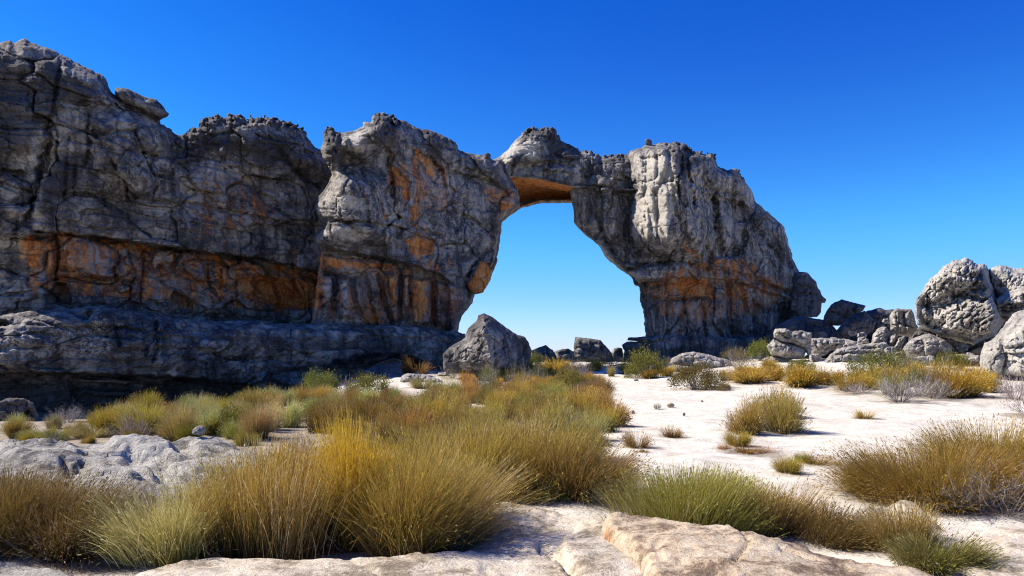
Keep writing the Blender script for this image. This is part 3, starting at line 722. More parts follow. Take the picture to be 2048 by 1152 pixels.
pil_feats = [
    # left curtain
    ('poly', [(1138, 372), (1210, 376), (1262, 310), (1262, 480), (1290, 540), (1240, 530), (1160, 465)], -0.9, 12, 5),
    ('dome', 1220, 420, 22, 74, 1.2, -10), ('dome', 1172, 420, 22, 60, .5, -14), ('crack', [(1200, 376), (1198, 430), (1206, 470), (1230, 510)], 5, .8), ('crack', [(1176, 376), (1176, 440)], 3.5, .5),
    ('crack', [(1140, 374), (1200, 374), (1222, 372)], 3, .6),
    # great pale bulge
    ('poly', [(1256, 300), (1350, 290), (1400, 330), (1420, 420), (1430, 500), (1380, 530), (1300, 520), (1262, 480), (1250, 430), (1262, 400), (1256, 350)], 1.3, 40, 6),
    ('crack', [(1252, 320), (1262, 380), (1258, 430), (1254, 470), (1280, 510)], 6, 1.3),
    ('dome', 1275, 350, 17, 60, .7, 4), ('dome', 1300, 360, 14, 66, .6, 0), ('dome', 1278, 440, 22, 56, 1.0, -6), ('dome', 1300, 440, 15, 56, .7, -4), ('dome', 1328, 430, 17, 78, .8, -6), ('dome', 1352, 390, 15, 90, .7, -4), ('dome', 1318, 330, 16, 40, .6, 0),
    ('dome', 1330, 480, 40, 44, .5, -20), ('dome', 1385, 420, 24, 90, .8, -8), ('crack', [(1340, 310), (1348, 400), (1362, 460)], 4, .6), ('crack', [(1314, 380), (1316, 440), (1330, 470)], 4, .5), ('crack', [(1290, 330), (1292, 400), (1288, 470)], 3.5, .45), ('crack', [(1362, 330), (1350, 400)], 4, .5),
    ('dome', 1300, 302, 40, 12, .8, -8),
    ('fn', lambda px, py: 3.8 * sstep(1254, 1352, px + .06 * (py - 400)) * (1 - sstep(1352, 1480, px)) * sstep(285, 300, py) * (1 - sstep(470, 530, py))),
    # recessed fluted bay on the right
    ('crack', [(1372, 330), (1384, 400), (1400, 460), (1420, 520)], 6, 1.0),
    ('poly', [(1384, 390), (1450, 395), (1490, 400), (1500, 480), (1480, 520), (1420, 520), (1396, 470)], -0.9, 10, 5),
    ('dome', 1408, 440, 18, 64, 1.0, -8), ('dome', 1448, 450, 20, 66, 1.1, -8), ('crack', [(1428, 395), (1434, 450), (1442, 500)], 6, .9),
    ('dome', 1450, 360, 46, 26, 1.1, 12), ('dome', 1400, 330, 36, 22, .8, 0), ('ledge', [(1384, 378), (1420, 388), (1480, 402), (1510, 420)], .8, 16), ('crack', [(1376, 316), (1380, 360), (1400, 375)], 4, .6),
    ('crack', [(1480, 400), (1500, 440), (1560, 520)], 4, .4), ('crack', [(1545, 470), (1560, 500), (1565, 510)], 4, .5),
    # waist: overhang then stepped blocky bands
    ('ledge', [(1240, 536), (1300, 524), (1360, 520), (1420, 532), (1470, 546)], 0.9, 22),
    ('poly', [(1250, 545), (1290, 525), (1370, 518), (1390, 530), (1400, 560), (1350, 572), (1290, 565), (1262, 560)], 1.5, 10, 4),
    ('dome', 1300, 545, 22, 18, .6, 0), ('dome', 1345, 535, 30, 14, .5, 0),
    ('ledge', [(1260, 566), (1300, 560), (1340, 552), (1400, 552), (1450, 558), (1480, 562)], 0.95, 20),
    ('poly', [(1280, 560), (1340, 552), (1480, 562), (1540, 580), (1600, 600), (1600, 720), (1280, 720)], -0.7, 8, 4),
    ('ledge', [(1280, 588), (1320, 598), (1380, 594), (1430, 594), (1500, 592)], 0.4, 10),
    ('poly', [(1456, 534), (1480, 536), (1482, 560), (1458, 562)], .5, 5, 3), ('poly', [(1420, 530), (1448, 528), (1448, 556), (1426, 556)], .5, 5, 3), ('poly', [(1374, 566), (1396, 566), (1396, 588), (1372, 584)], .4, 6, 3), ('poly', [(1430, 575), (1452, 576), (1450, 592), (1430, 590)], .45, 5, 3),
    ('poly', [(1398, 594), (1412, 596), (1410, 616), (1396, 612)], .4, 5, 2), ('poly', [(1458, 604), (1474, 606), (1476, 632), (1460, 632)], .45, 5, 2), ('poly', [(1434, 596), (1456, 596), (1458, 660), (1438, 640)], .4, 6, 3),
    ('poly', [(1300, 600), (1330, 604), (1330, 670), (1304, 670)], .3, 8, 4), ('poly', [(1340, 600), (1372, 602), (1374, 664), (1344, 664)], .35, 8, 4), ('poly', [(1500, 590), (1530, 610), (1520, 660), (1490, 650)], -.6, 16, 6),
    ('crack', [(1310, 600), (1316, 668)], 3.5, .5), ('crack', [(1366, 596), (1374, 672)], 4, .6), ('crack', [(1332, 610), (1336, 668)], 3.5, .4), ('crack', [(1404, 600), (1412, 680)], 4, .6), ('crack', [(1456, 560), (1458, 640), (1466, 672)], 4, .6), ('crack', [(1484, 570), (1496, 640), (1500, 672)], 3.5, .5), ('crack', [(1420, 500), (1416, 540), (1420, 570)], 4, .5),
    ('crack', [(1280, 590), (1330, 600), (1400, 596)], 3, .5), ('crack', [(1430, 530), (1520, 560), (1600, 600)], 4, .5), ('crack', [(1500, 560), (1560, 580), (1606, 590)], 4, .6),
    ('poly', [(1540, 600), (1600, 600), (1600, 700), (1530, 690), (1540, 650)], -1.6, 22, 8),
    ('poly', [(1290, 670), (1540, 672), (1540, 730), (1290, 730)], .7, 10, 6), ('ledge', [(1290, 672), (1380, 670), (1480, 676), (1540, 672)], -.4, 6),
]
pil_paint = [('stain', [(1266, 555), (1400, 500), (1480, 500), (1590, 560), (1570, 620), (1500, 640), (1400, 660), (1300, 640)], .48, 16),('pale', [(1150, 380), (1250, 330), (1480, 345), (1580, 480), (1590, 600), (1500, 660), (1300, 660), (1285, 590), (1160, 460)], .40, 30),
    ('pale', [(1258, 300), (1340, 292), (1372, 330), (1370, 400), (1345, 470), (1310, 500), (1262, 470), (1252, 430), (1264, 380)], .95, 14), ('pale', [(1300, 470), (1400, 490), (1410, 520), (1340, 520)], .45, 12),
    ('pale', [(1290, 530), (1380, 520), (1400, 530), (1380, 548), (1295, 562)], .55, 8), ('pale', [(1200, 380), (1232, 390), (1220, 450), (1196, 440)], .4, 12), ('pale', [(1560, 450), (1572, 490), (1560, 505), (1545, 460)], .4, 8),
    ('dark', [(1330, 296), (1376, 290), (1432, 312), (1440, 340), (1390, 330), (1372, 400), (1350, 340)], .7, 8), ('dark', [(1205, 318), (1258, 312), (1262, 345), (1210, 345)], .6, 8), ('dark', [(1384, 470), (1410, 480), (1412, 540), (1390, 520)], .5, 10), ('dark', [(1360, 340), (1384, 400), (1400, 470), (1370, 440)], .3, 12),
    ('dark', [(1150, 440), (1250, 510), (1280, 540), (1240, 540), (1150, 465)], .4, 10), ('dark', [(1540, 560), (1610, 590), (1610, 720), (1530, 720)], .6, 16), ('dark', [(1290, 672), (1540, 676), (1540, 740), (1290, 740)], .5, 14),
    ('stain', [(1346, 472), (1372, 470), (1400, 510), (1410, 545), (1380, 510)], .85, 8), ('stain', [(1330, 552), (1400, 548), (1430, 560), (1440, 600), (1360, 600), (1336, 570)], 1.0, 8), ('stain', [(1392, 515), (1420, 520), (1425, 560), (1396, 550)], .85, 8),
    ('stain', [(1390, 595), (1412, 600), (1420, 650), (1392, 640)], .8, 8), ('stain', [(1280, 565), (1345, 575), (1400, 596), (1330, 600), (1284, 590)], .65, 10), ('stain', [(1430, 560), (1500, 556), (1510, 600), (1470, 610), (1440, 590)], .7, 12), ('stain', [(1440, 516), (1462, 516), (1466, 540), (1444, 540)], .8, 6),
    ('stain', [(1290, 600), (1340, 604), (1330, 650), (1310, 640)], .4, 14), ('stain', [(1470, 600), (1500, 600), (1500, 640), (1474, 640)], .6, 10), ('stain', [(1250, 490), (1290, 500), (1300, 525), (1262, 520)], .5, 10), ('stain', [(1350, 630), (1390, 625), (1400, 670), (1340, 668)], .35, 12), ('stain', [(1470, 490), (1560, 500), (1580, 560), (1500, 550)], .25, 30),
]
pillar = rock('pillar', pil_poly, D_PIL, M['cliff'], T=2.0, back=5.5, R=1.2, res=1.7, rough=1.8, normal=(.19, 1), feats=pil_feats, paint=pil_paint,
    nz=dict(lump=(0.35, 4.5), block=(0.5, 2.2, 3.2, 0.18), strata=(0.18, 0.9), flute=(0.22, 1.0, 5.0), fine=0.07),
    crust=[([(1262, 280), (1440, 280), (1445, 335), (1420, 322), (1380, 310), (1350, 330), (1330, 300)], 8, 10), ([(1440, 328), (1490, 330), (1500, 372), (1470, 352)], 6, 9), ([(1330, 300), (1372, 300), (1370, 400), (1345, 400)], 0, 9)], parent=arch, seed=400)
rock('side_block', [(1585, 560), (1592, 545), (1606, 543), (1616, 547), (1625, 556), (1633, 564), (1634, 573), (1640, 580), (1643, 590), (1652, 599), (1650, 605), (1644, 606), (1642, 624), (1634, 634), (1600, 636), (1580, 620)], [(1580, 64), (1650, 66)], M['cliff'], T=1.3, back=2, R=.9, res=1.8, rough=1.2,
    feats=[('ledge', [(1585, 568), (1610, 568), (1640, 576)], .5, 6), ('ledge', [(1585, 584), (1620, 584), (1645, 586)], .6, 6), ('ledge', [(1640, 600), (1655, 600)], .4, 6)], paint=[('dark', [(1580, 540), (1655, 540), (1655, 640), (1580, 640)], .55, 4)], nz=dict(lump=(.3, 2), block=(.3, 1.8, 1.0, .15), fine=.06), parent=arch, seed=450)

# --- plinth: the pale lower ledge with the black undercut
D_PL = [(-120, 35.0), (0, 37), (200, 39.5), (450, 44), (640, 47), (940, 53)]
pl_poly = [(-90, 640), (-30, 634), (20, 628), (60, 622), (110, 618), (150, 616), (190, 611), (216, 611), (245, 618), (300, 628), (350, 634), (400, 640), (440, 643), (470, 640), (520, 640), (560, 648), (600, 648), (640, 646), (700, 648), (760, 650), (830, 652), (880, 660), (915, 664), (931, 668),
    (930, 690), (905, 730), (880, 770), (760, 800), (600, 830), (300, 870), (-90, 900)]
pl_feats = [
    ('dome', 205, 640, 26, 26, .9, 20), ('dome', 100, 660, 90, 34, .8, -8), ('dome', 300, 690, 90, 46, .6, 6), ('dome', 470, 680, 70, 34, .7, -10), ('dome', 40, 700, 70, 40, .6, 0), ('dome', 600, 690, 90, 36, .5, 8),
    ('ledge', [(120, 652), (180, 650), (240, 652), (300, 658)], .5, 6), ('ledge', [(40, 660), (100, 666), (120, 660)], .3, 5), ('ledge', [(300, 690), (380, 694), (440, 694)], .25, 6), ('ledge', [(440, 716), (540, 712), (640, 700)], .35, 8), ('ledge', [(700, 668), (800, 672), (900, 676)], .3, 8),
    ('crack', [(312, 640), (314, 680), (308, 720)], 5, .6), ('crack', [(180, 616), (176, 634)], 4, .4), ('crack', [(230, 660), (240, 690)], 4, .4), ('crack', [(760, 655), (770, 700)], 4, .4), ('crack', [(840, 660), (836, 700)], 4, .4),
    # the undercut at the foot of the ledge
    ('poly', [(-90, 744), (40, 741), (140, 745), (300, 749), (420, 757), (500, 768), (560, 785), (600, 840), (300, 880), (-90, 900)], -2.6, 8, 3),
    ('ledge', [(-80, 742), (60, 742), (300, 748), (440, 758), (520, 772)], 1.2, 16),
    ('poly', [(130, 752), (260, 756), (300, 764), (240, 772), (140, 764)], 1.2, 6, 3), ('poly', [(160, 776), (240, 778), (330, 790), (300, 800), (180, 794)], 1.0, 6, 3), ('poly', [(330, 758), (430, 764), (440, 772), (340, 770)], .8, 4, 2),
    ('poly', [(640, 726), (690, 712), (740, 706), (800, 700), (850, 716), (850, 790), (640, 800)], -2.8, 22, 8),
    ('poly', [(-90, 640), (10, 632), (30, 650), (-20, 662), (-90, 668)], -1.5, 10, 5),
]
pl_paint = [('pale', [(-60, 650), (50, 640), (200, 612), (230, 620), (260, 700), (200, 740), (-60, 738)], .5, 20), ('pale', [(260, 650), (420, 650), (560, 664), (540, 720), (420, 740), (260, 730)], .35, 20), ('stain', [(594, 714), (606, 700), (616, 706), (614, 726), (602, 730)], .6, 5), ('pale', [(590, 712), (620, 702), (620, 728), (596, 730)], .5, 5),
    ('dark', [(560, 650), (930, 666), (900, 740), (640, 730), (560, 690)], .55, 20), ('dark', [(-90, 750), (560, 776), (600, 850), (-90, 900)], .7, 8), ('stain', [(130, 752), (300, 760), (260, 774), (140, 768)], .35, 6), ('dark', [(240, 618), (440, 645), (430, 665), (260, 650)], .5, 10)]  # undercut strata painted darker, imitating the shade beneath the ledge
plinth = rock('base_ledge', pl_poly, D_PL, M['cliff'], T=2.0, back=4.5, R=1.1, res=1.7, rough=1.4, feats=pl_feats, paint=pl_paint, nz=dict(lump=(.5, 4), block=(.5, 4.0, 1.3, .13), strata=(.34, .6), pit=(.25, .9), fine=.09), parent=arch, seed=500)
perched = rock('perched_stone', [(1290, 288), (1289, 280), (1295, 277), (1303, 280), (1304, 289), (1297, 291)], 60.0, M['cliff'], T=.25, back=.4, R=.25, res=.9, rough=.6, nz=dict(fine=.05), seed=470)
tag(perched, 'small round stone perched on top of the right pillar of the arch', 'stone')
perched2 = rock('perched_stone', [(969, 316), (969, 308), (975, 305), (981, 309), (981, 318)], 54.5, M['dark_boulder'], T=.25, back=.4, R=.25, res=.9, rough=.6, nz=dict(fine=.05), seed=471)
tag(perched2, 'small dark stone on the sagging crest just left of the bridge of the arch', 'stone')
# ----------------------------------------------------------------------------
# loose boulders
# ----------------------------------------------------------------------------
NB = dict(lump=(.16, 1.6), block=(.36, 1.6, 1.0, .12), strata=(.10, .5), pit=(.14, .4), fine=.04)
ND = dict(lump=(.25, 2.2), block=(.6, 2.4, 1.6, .14), strata=(.1, .7), fine=.05)
def boulder(poly, d, label, mat='boulder', group=None, T=1.0, back=1.4, R=.8, res=1.5, rough=1.0, feats=(), paint=(), nz=None, crust=(), seed=0, cat='boulder', name='boulder'):
    o = rock(name, poly, d, M[mat], T, back, R, res, rough, feats, paint, NB if nz is None else nz, crust, None, seed, 0.0)
    return tag(o, label, cat, group)

def ridge(px, py):     # the sharp nose of the pointed boulder: two planes meeting at a crest
    rx = np.interp(py, [625, 680, 740], [958, 974, 986])
    return 1.1 - np.where(px < rx, (rx - px) * 0.026, (px - rx) * 0.034) + .55
boulder([(887, 740), (886, 708), (897, 697), (913, 686), (930, 676), (935, 657), (945, 648), (954, 640), (957, 630), (968, 627), (985, 634), (1010, 653), (1035, 669), (1048, 673), (1059, 687), (1063, 702), (1060, 725), (1047, 745), (960, 752)], [(880, 37.5), (1070, 38.5)],
        'tall pointed grey boulder standing at the left foot of the arch opening', mat='cliff', T=1.5, back=2.4, R=1.1, res=1.2, feats=[('fn', ridge)], nz=dict(lump=(.15, 1.5), block=(.22, 1.3, 1.1, .06), pit=(.16, .35), fine=.05), seed=601)
boulder([(1148, 722), (1148, 690), (1150, 674), (1182, 677), (1201, 680), (1213, 694), (1224, 706), (1227, 722)], 63, 'flat topped dark boulder standing alone inside the arch opening', 'cliff', nz=ND, seed=602, T=.9, back=2)
boulder([(1060, 722), (1062, 701), (1079, 694), (1092, 690), (1106, 700), (1118, 722)], 60, 'low dark boulder in the gap just right of the pointed boulder', 'cliff', nz=ND, seed=603)
boulder([(1108, 724), (1110, 702), (1124, 698), (1137, 696), (1147, 704), (1152, 724)], 61.5, 'low dark boulder against the left side of the flat topped boulder in the opening', 'cliff', nz=ND, seed=604)
boulder([(1226, 720), (1227, 697), (1236, 694), (1245, 697), (1246, 720)], 62, 'smallest dark block in the opening, beside the stacked slabs at the pillar foot', 'cliff', nz=ND, seed=605, R=.4, T=.5)
boulder([(1247, 716), (1249, 700), (1296, 700), (1300, 716)], 58.3, 'dark bottom slab of the stack at the left foot of the pillar', 'dark_boulder', nz=ND, seed=606, R=.4, T=.9, group='stacked slabs at the pillar foot')
boulder([(1244, 690), (1254, 683), (1292, 682), (1300, 690), (1294, 700), (1248, 700)], 58.2, 'bulging middle slab of the stack at the left foot of the pillar', 'dark_boulder', nz=ND, seed=607, R=.4, T=1.0, group='stacked slabs at the pillar foot', paint=[('pale', [(1244, 684), (1296, 684), (1296, 698), (1244, 698)], .4, 4)])
boulder([(1254, 681), (1257, 675), (1292, 673), (1297, 681), (1280, 683)], 58.3, 'thin top slab of the stack at the left foot of the pillar', 'dark_boulder', nz=ND, seed=608, R=.35, T=.9, group='stacked slabs at the pillar foot')
boulder([(1036, 724), (1042, 706), (1080, 702), (1130, 704), (1150, 702), (1230, 706), (1300, 704), (1310, 724)], 66, 'long low dark rock step across the arch opening, behind the other dark blocks', 'cliff', nz=ND, seed=609, T=.8, R=.5)
# lit flat rocks in the middle distance
boulder([(1326, 750), (1327, 739), (1347, 729), (1391, 731), (1430, 738), (1450, 752)], 45.5, 'pale low slab lying under the domed rock in front of the pillar', seed=610, T=1.1, R=.6, res=1.1)
boulder([(1339, 727), (1344, 716), (1360, 707), (1386, 703), (1426, 711), (1460, 721), (1469, 735), (1450, 744), (1400, 738), (1352, 733)], 46, 'pale domed flat rock in front of the pillar, edged by round shrubs', seed=611, T=1.2, R=.7, res=1.1, feats=[('crack', [(1370, 722), (1410, 714), (1430, 722)], 2.5, .25)])
# lit stack right of the pillar
G = 'pale stacked blocks right of the pillar'
boulder([(1526, 760), (1528, 716), (1548, 711), (1584, 718), (1582, 735), (1564, 760)], 46.8, 'broken pale bottom block of the stack right of the pillar', group=G, seed=620, T=.9, R=.45, res=1.1)
boulder([(1533, 692), (1547, 678), (1562, 684), (1591, 689), (1612, 699), (1609, 717), (1575, 718), (1541, 710)], 46.5, 'bulging pale middle block of the stack right of the pillar', group=G, seed=621, T=1.2, R=.6, res=1.1)
boulder([(1548, 676), (1547, 666), (1551, 658), (1572, 657), (1584, 664), (1600, 661), (1623, 666), (1623, 700), (1620, 722), (1611, 700), (1587, 688), (1562, 684)], 46.4, 'cracked pale top block of the stack right of the pillar', group=G, seed=622, T=1.1, R=.5, res=1.1, crust=[([(1545, 650), (1630, 655), (1630, 690), (1545, 680)], 2, 9)])
boulder([(1621, 700), (1621, 676), (1650, 676), (1687, 677), (1715, 684), (1704, 694), (1660, 702), (1650, 712), (1624, 712)], 49.5, 'pitted flat ledge rock behind the pale stacked blocks', seed=623, T=1.0, R=.5, res=1.1, crust=[([(1620, 672), (1690, 672), (1690, 700), (1620, 700)], 2, 9)])
boulder([(1640, 742), (1645, 726), (1659, 709), (1676, 697), (1719, 690), (1769, 684), (1790, 700), (1770, 718), (1720, 740)], 43.5, 'long pale sloping slab rising from the golden bushes right of the stack', seed=624, T=1.3, R=.7, res=1.1, feats=[('crack', [(1650, 712), (1700, 706), (1780, 704)], 2.5, .3), ('crack', [(1690, 700), (1760, 694)], 2, .25)])
boulder([(1714, 686), (1716, 676), (1727, 673), (1737, 678), (1738, 688)], 48, 'small square pale stone behind the long sloping slab', seed=625, T=.4, R=.3, res=.9, name='stone', cat='stone')
boulder([(1742, 690), (1745, 669), (1758, 656), (1772, 654), (1778, 662), (1778, 690)], 44.5, 'upright wedge shaped pale block behind the long sloping slab', seed=626, T=.9, R=.45, res=1.0)
boulder([(1774, 690), (1779, 672), (1791, 668), (1796, 672), (1790, 692)], 44.2, 'narrow pale block squeezed between the wedge block and the rounded block', seed=627, T=.6, R=.35, res=1.0)
boulder([(1786, 698), (1797, 676), (1810, 672), (1808, 684), (1800, 700)], 43.6, 'small tilted pale block leaning below the tall rounded block', seed=628, T=.6, R=.35, res=1.0)
boulder([(1780, 660), (1779, 634), (1783, 624), (1791, 617), (1822, 618), (1830, 632), (1834, 660), (1822, 674), (1796, 672)], 45.5, 'tall pale block with dark vertical cracks, left of the honeycombed boulder', seed=629, T=1.1, R=.6, res=1.1, feats=[('crack', [(1806, 626), (1810, 650), (1808, 668)], 3, .4), ('crack', [(1792, 625), (1796, 660)], 2, .2)])
# dark boulders in the shade behind
G2 = 'shaded boulders between pillar and big boulder'
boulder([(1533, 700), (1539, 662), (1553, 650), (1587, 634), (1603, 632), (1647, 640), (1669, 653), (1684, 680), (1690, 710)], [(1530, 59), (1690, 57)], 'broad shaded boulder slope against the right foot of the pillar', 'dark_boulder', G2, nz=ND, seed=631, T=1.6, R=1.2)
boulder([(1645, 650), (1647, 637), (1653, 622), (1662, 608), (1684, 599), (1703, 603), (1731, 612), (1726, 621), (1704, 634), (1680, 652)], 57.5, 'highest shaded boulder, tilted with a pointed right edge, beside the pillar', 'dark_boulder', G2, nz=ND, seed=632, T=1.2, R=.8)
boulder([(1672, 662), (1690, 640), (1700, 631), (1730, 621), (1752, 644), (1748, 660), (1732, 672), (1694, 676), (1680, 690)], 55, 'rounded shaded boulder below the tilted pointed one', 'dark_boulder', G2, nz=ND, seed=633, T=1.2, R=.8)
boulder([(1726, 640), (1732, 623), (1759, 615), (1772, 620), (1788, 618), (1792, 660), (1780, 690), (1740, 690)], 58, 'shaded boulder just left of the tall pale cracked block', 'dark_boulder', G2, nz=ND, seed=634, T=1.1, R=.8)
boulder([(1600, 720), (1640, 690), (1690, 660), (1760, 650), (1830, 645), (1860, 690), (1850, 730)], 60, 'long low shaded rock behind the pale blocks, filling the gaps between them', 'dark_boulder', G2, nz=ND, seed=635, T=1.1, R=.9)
rr_ = random.Random(9)
for k, (x, y, wp, dd) in enumerate([(1700, 700, 26, 47), (1722, 693, 18, 47.5), (1745, 694, 16, 46), (1765, 700, 22, 42.5), (1783, 706, 26, 42), (1800, 712, 20, 41.5), (1818, 704, 24, 42), (1690, 686, 20, 50), (1668, 690, 22, 50), (1640, 698, 24, 49), (1630, 722, 26, 45), (1612, 738, 24, 45.5), (1590, 744, 22, 46), (1640, 742, 20, 43.5),
                                  (1835, 712, 26, 40), (1858, 726, 22, 38.5), (1790, 730, 30, 41), (1756, 738, 26, 41.5), (1520, 738, 22, 47), (1506, 748, 16, 46.5), (1705, 668, 22, 54), (1724, 676, 18, 52), (1765, 664, 22, 52), (1772, 646, 18, 54), (1690, 744, 24, 42.5), (1940, 720, 26, 39.5), (1925, 700, 24, 41), (1845, 690, 20, 40)]):
    hp = wp * rr_.uniform(.55, .85); na = rr_.randint(6, 8); a0 = rr_.uniform(0, 6)
    pts = [(x + wp * .55 * rr_.uniform(.8, 1.15) * math.cos(a0 + 6.283 * i / na), y - hp * .3 + hp * .6 * rr_.uniform(.8, 1.15) * math.sin(a0 + 6.283 * i / na)) for i in range(na)]
    sz = wp / 2 * dd / F
    boulder(pts, dd, 'small angular pale stone in the rubble between the pillar and the biggest boulder', group='rubble stones right of the pillar', T=sz * .9, back=sz, R=sz * .5, res=1.0, rough=.8, nz=dict(block=(sz * .5, sz * 1.1, sz * .8, .03), fine=.03), seed=1700 + k, cat='stone', name='stone')
# the great honeycombed boulder and its neighbours
hb_feats = [('fn', lambda px, py: .036 * np.clip(px - 1835, 0, 150) - 1.6 + .011 * (py - 600) + .25 * fbm(px / 26.0, py / 20.0, 15, 3)), ('poly', [(1830, 600), (1880, 590), (1945, 594), (1950, 604), (1880, 612), (1836, 620)], -.2, 8, 5), ('crack', [(1905, 592), (1940, 594), (1970, 600), (1994, 604)], 6, .9), ('dome', 1950, 630, 60, 34, .5, 0), ('ledge', [(1836, 640), (1880, 652), (1920, 662), (1956, 668)], .4, 8), ('dome', 1890, 565, 56, 34, .9, -40), ('poly', [(1906, 592), (1950, 590), (1996, 604), (2000, 560), (1960, 530), (1945, 560)], -.7, 8, 4), ('poly', [(1960, 545), (1990, 560), (1996, 600), (1970, 590)], .5, 8, 4), ('crack', [(1836, 630), (1860, 656), (1900, 664)], 4, .4)]
boulder([(1828, 628), (1829, 616), (1833, 597), (1844, 581), (1862, 559), (1875, 547), (1891, 531), (1906, 522), (1934, 516), (1953, 527), (1975, 530), (1984, 560), (1996, 600), (2010, 640), (1990, 672), (1960, 684), (1947, 690), (1906, 679), (1875, 670), (1853, 657), (1836, 650)], [(1820, 41), (2020, 43)],
        'huge honeycombed pale boulder, the largest loose rock, on the right', T=1.6, back=4, R=1.0, res=1.2, rough=2.2, feats=hb_feats, nz=dict(lump=(.3, 2.4), block=(.6, 2.2, 1.3, .16), pit=(.26, .5), pitall=1, strata=(.22, .5), fine=.05), crust=[([(1860, 505), (1960, 505), (1980, 560), (1880, 620), (1835, 620)], 2.5, 9)], seed=640)
boulder([(1976, 540), (2000, 530), (2031, 536), (2060, 535), (2110, 545), (2130, 600), (2120, 640), (2048, 640), (2012, 640), (1996, 606), (1984, 570)], [(1976, 42.5), (2130, 44)],
        'smooth rounded boulder behind the right shoulder of the honeycombed boulder', T=1.9, back=3, R=1.0, res=1.3, rough=1.8, feats=[('fn', lambda px, py: .030 * np.clip(px - 1980, 0, 150) - .8 + .01 * (py - 570))], nz=dict(lump=(.3, 2.4), block=(.5, 2, 1.4, .14), pit=(.2, .5), fine=.05), seed=641)
boulder([(1990, 600), (2010, 585), (2048, 572), (2120, 570), (2130, 640), (2060, 626), (2020, 634), (1996, 630)], [(1980, 40.5), (2130, 40.5)],
        'jagged layered rock wedged above the buff boulder at the right edge', T=1.3, back=2, R=.7, res=1.3, seed=642, feats=[('fn', lambda px, py: .018 * np.clip(px - 1990, 0, 140) - .5), ('ledge', [(1990, 606), (2130, 604)], .5, 6), ('ledge', [(1990, 618), (2130, 618)], .5, 6)])
boulder([(1808, 700), (1812, 688), (1828, 675), (1859, 667), (1891, 680), (1905, 694), (1903, 712), (1860, 722), (1815, 716)], 40.5, 'low pale rock tucked under the left edge of the honeycombed boulder', seed=643, T=1.3, R=.8, res=1.2)
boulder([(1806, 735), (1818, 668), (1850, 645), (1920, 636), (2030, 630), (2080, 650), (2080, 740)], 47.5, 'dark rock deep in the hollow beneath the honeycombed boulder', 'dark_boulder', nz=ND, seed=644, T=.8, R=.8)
boulder([(1820, 724), (1822, 715), (1845, 712), (1870, 716), (1872, 726)], 38.5, 'small flat pale rock among the bushes below the honeycombed boulder', seed=645, T=.6, R=.35, res=1.0)
boulder([(1880, 726), (1882, 712), (1920, 708), (1960, 710), (1962, 728)], 39, 'low pale rock half hidden by golden bushes under the dark hollow', seed=646, T=.6, R=.35, res=1.0)
boulder([(1958, 760), (1961, 706), (1969, 687), (1987, 678), (2000, 662), (2012, 644), (2028, 626), (2060, 616), (2120, 612), (2150, 700), (2140, 780), (2010, 764)], [(1950, 33), (2150, 34)],
        'big buff cracked boulder cut off by the right edge of the photo', T=1.7, back=3, R=.9, res=1.3, rough=1.6, feats=[('crack', [(2000, 680), (2012, 720), (2004, 750)], 4, .35), ('dome', 1985, 715, 26, 40, .4, 0), ('fn', lambda px, py: .020 * np.clip(px - 1958, 0, 180) - .6 + .008 * (py - 690)), ('crack', [(1962, 705), (2000, 700), (2060, 690), (2150, 690)], 3, .25)], nz=dict(lump=(.2, 2), block=(.35, 1.8, 1.4, .10), strata=(.12, .5), fine=.04), paint=[('stain', [(2000, 660), (2150, 610), (2150, 700), (2000, 720)], .22, 30)], seed=650)
# left foot of the arch
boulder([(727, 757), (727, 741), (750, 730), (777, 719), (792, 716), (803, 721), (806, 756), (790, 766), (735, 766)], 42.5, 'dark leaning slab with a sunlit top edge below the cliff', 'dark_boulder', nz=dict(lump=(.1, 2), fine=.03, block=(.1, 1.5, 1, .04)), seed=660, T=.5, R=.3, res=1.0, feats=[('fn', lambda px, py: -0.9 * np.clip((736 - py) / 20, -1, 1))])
boulder([(800, 764), (803, 751), (817, 746), (850, 749), (876, 757), (890, 765), (865, 775), (820, 774)], 36, 'low pale rock under dry grass at the foot of the cliff', seed=661, T=.7, R=.4, res=1.0)
boulder([(874, 752), (877, 746), (893, 743), (900, 750), (893, 756)], 42, 'small pale stone left of the foot of the pointed boulder', seed=662, T=.4, R=.25, res=.9, name='stone', cat='stone')
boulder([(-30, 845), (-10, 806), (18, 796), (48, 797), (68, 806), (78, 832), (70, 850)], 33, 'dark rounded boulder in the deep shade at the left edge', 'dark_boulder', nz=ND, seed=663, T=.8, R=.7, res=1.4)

# stones on the sand and on the slab
def pebble(px, py, wpx, hpx, label, mat='boulder', seed=0, zoff=0.0, tall=1.0):
    X, Y, Z = gp(px, py)
    a = np.linspace(0, 6.283, 11)[:-1]; r = random.Random(seed)
    pts = [(px + math.cos(t) * wpx / 2 * r.uniform(.8, 1.1), py - hpx * .42 - math.sin(t) * hpx / 2 * r.uniform(.85, 1.1)) for t in a]
    s = wpx / 2 * Y / F
    o = rock('stone', pts, Y, M[mat], T=s * .8, back=s * .9, R=s * .8, res=max(wpx / 16.0, .5), rough=.3, nz=dict(fine=s * .25, lump=(s * .25, s * 2)), seed=seed)
    return tag(o, label, 'stone')
pebble(1341, 815, 17, 11, 'pinkish buff stone beside the dead twig tuft on the sand', 'lichen_slab', 701)
pebble(1266, 828, 7, 8, 'small grey stone upright on the sand left of the twig tuft', 'boulder', 702)
pebble(1368, 832, 7, 8, 'small grey stone on the sand to the right of the buff stone', 'boulder', 703)
pebble(1272, 762, 12, 5, 'small flat grey stone on the far sand below the round green shrub', 'boulder', 704)
pebble(1404, 804, 6, 4, 'tiny grey stone out on the bare sand, farthest right of the buff stone', 'boulder', 705)

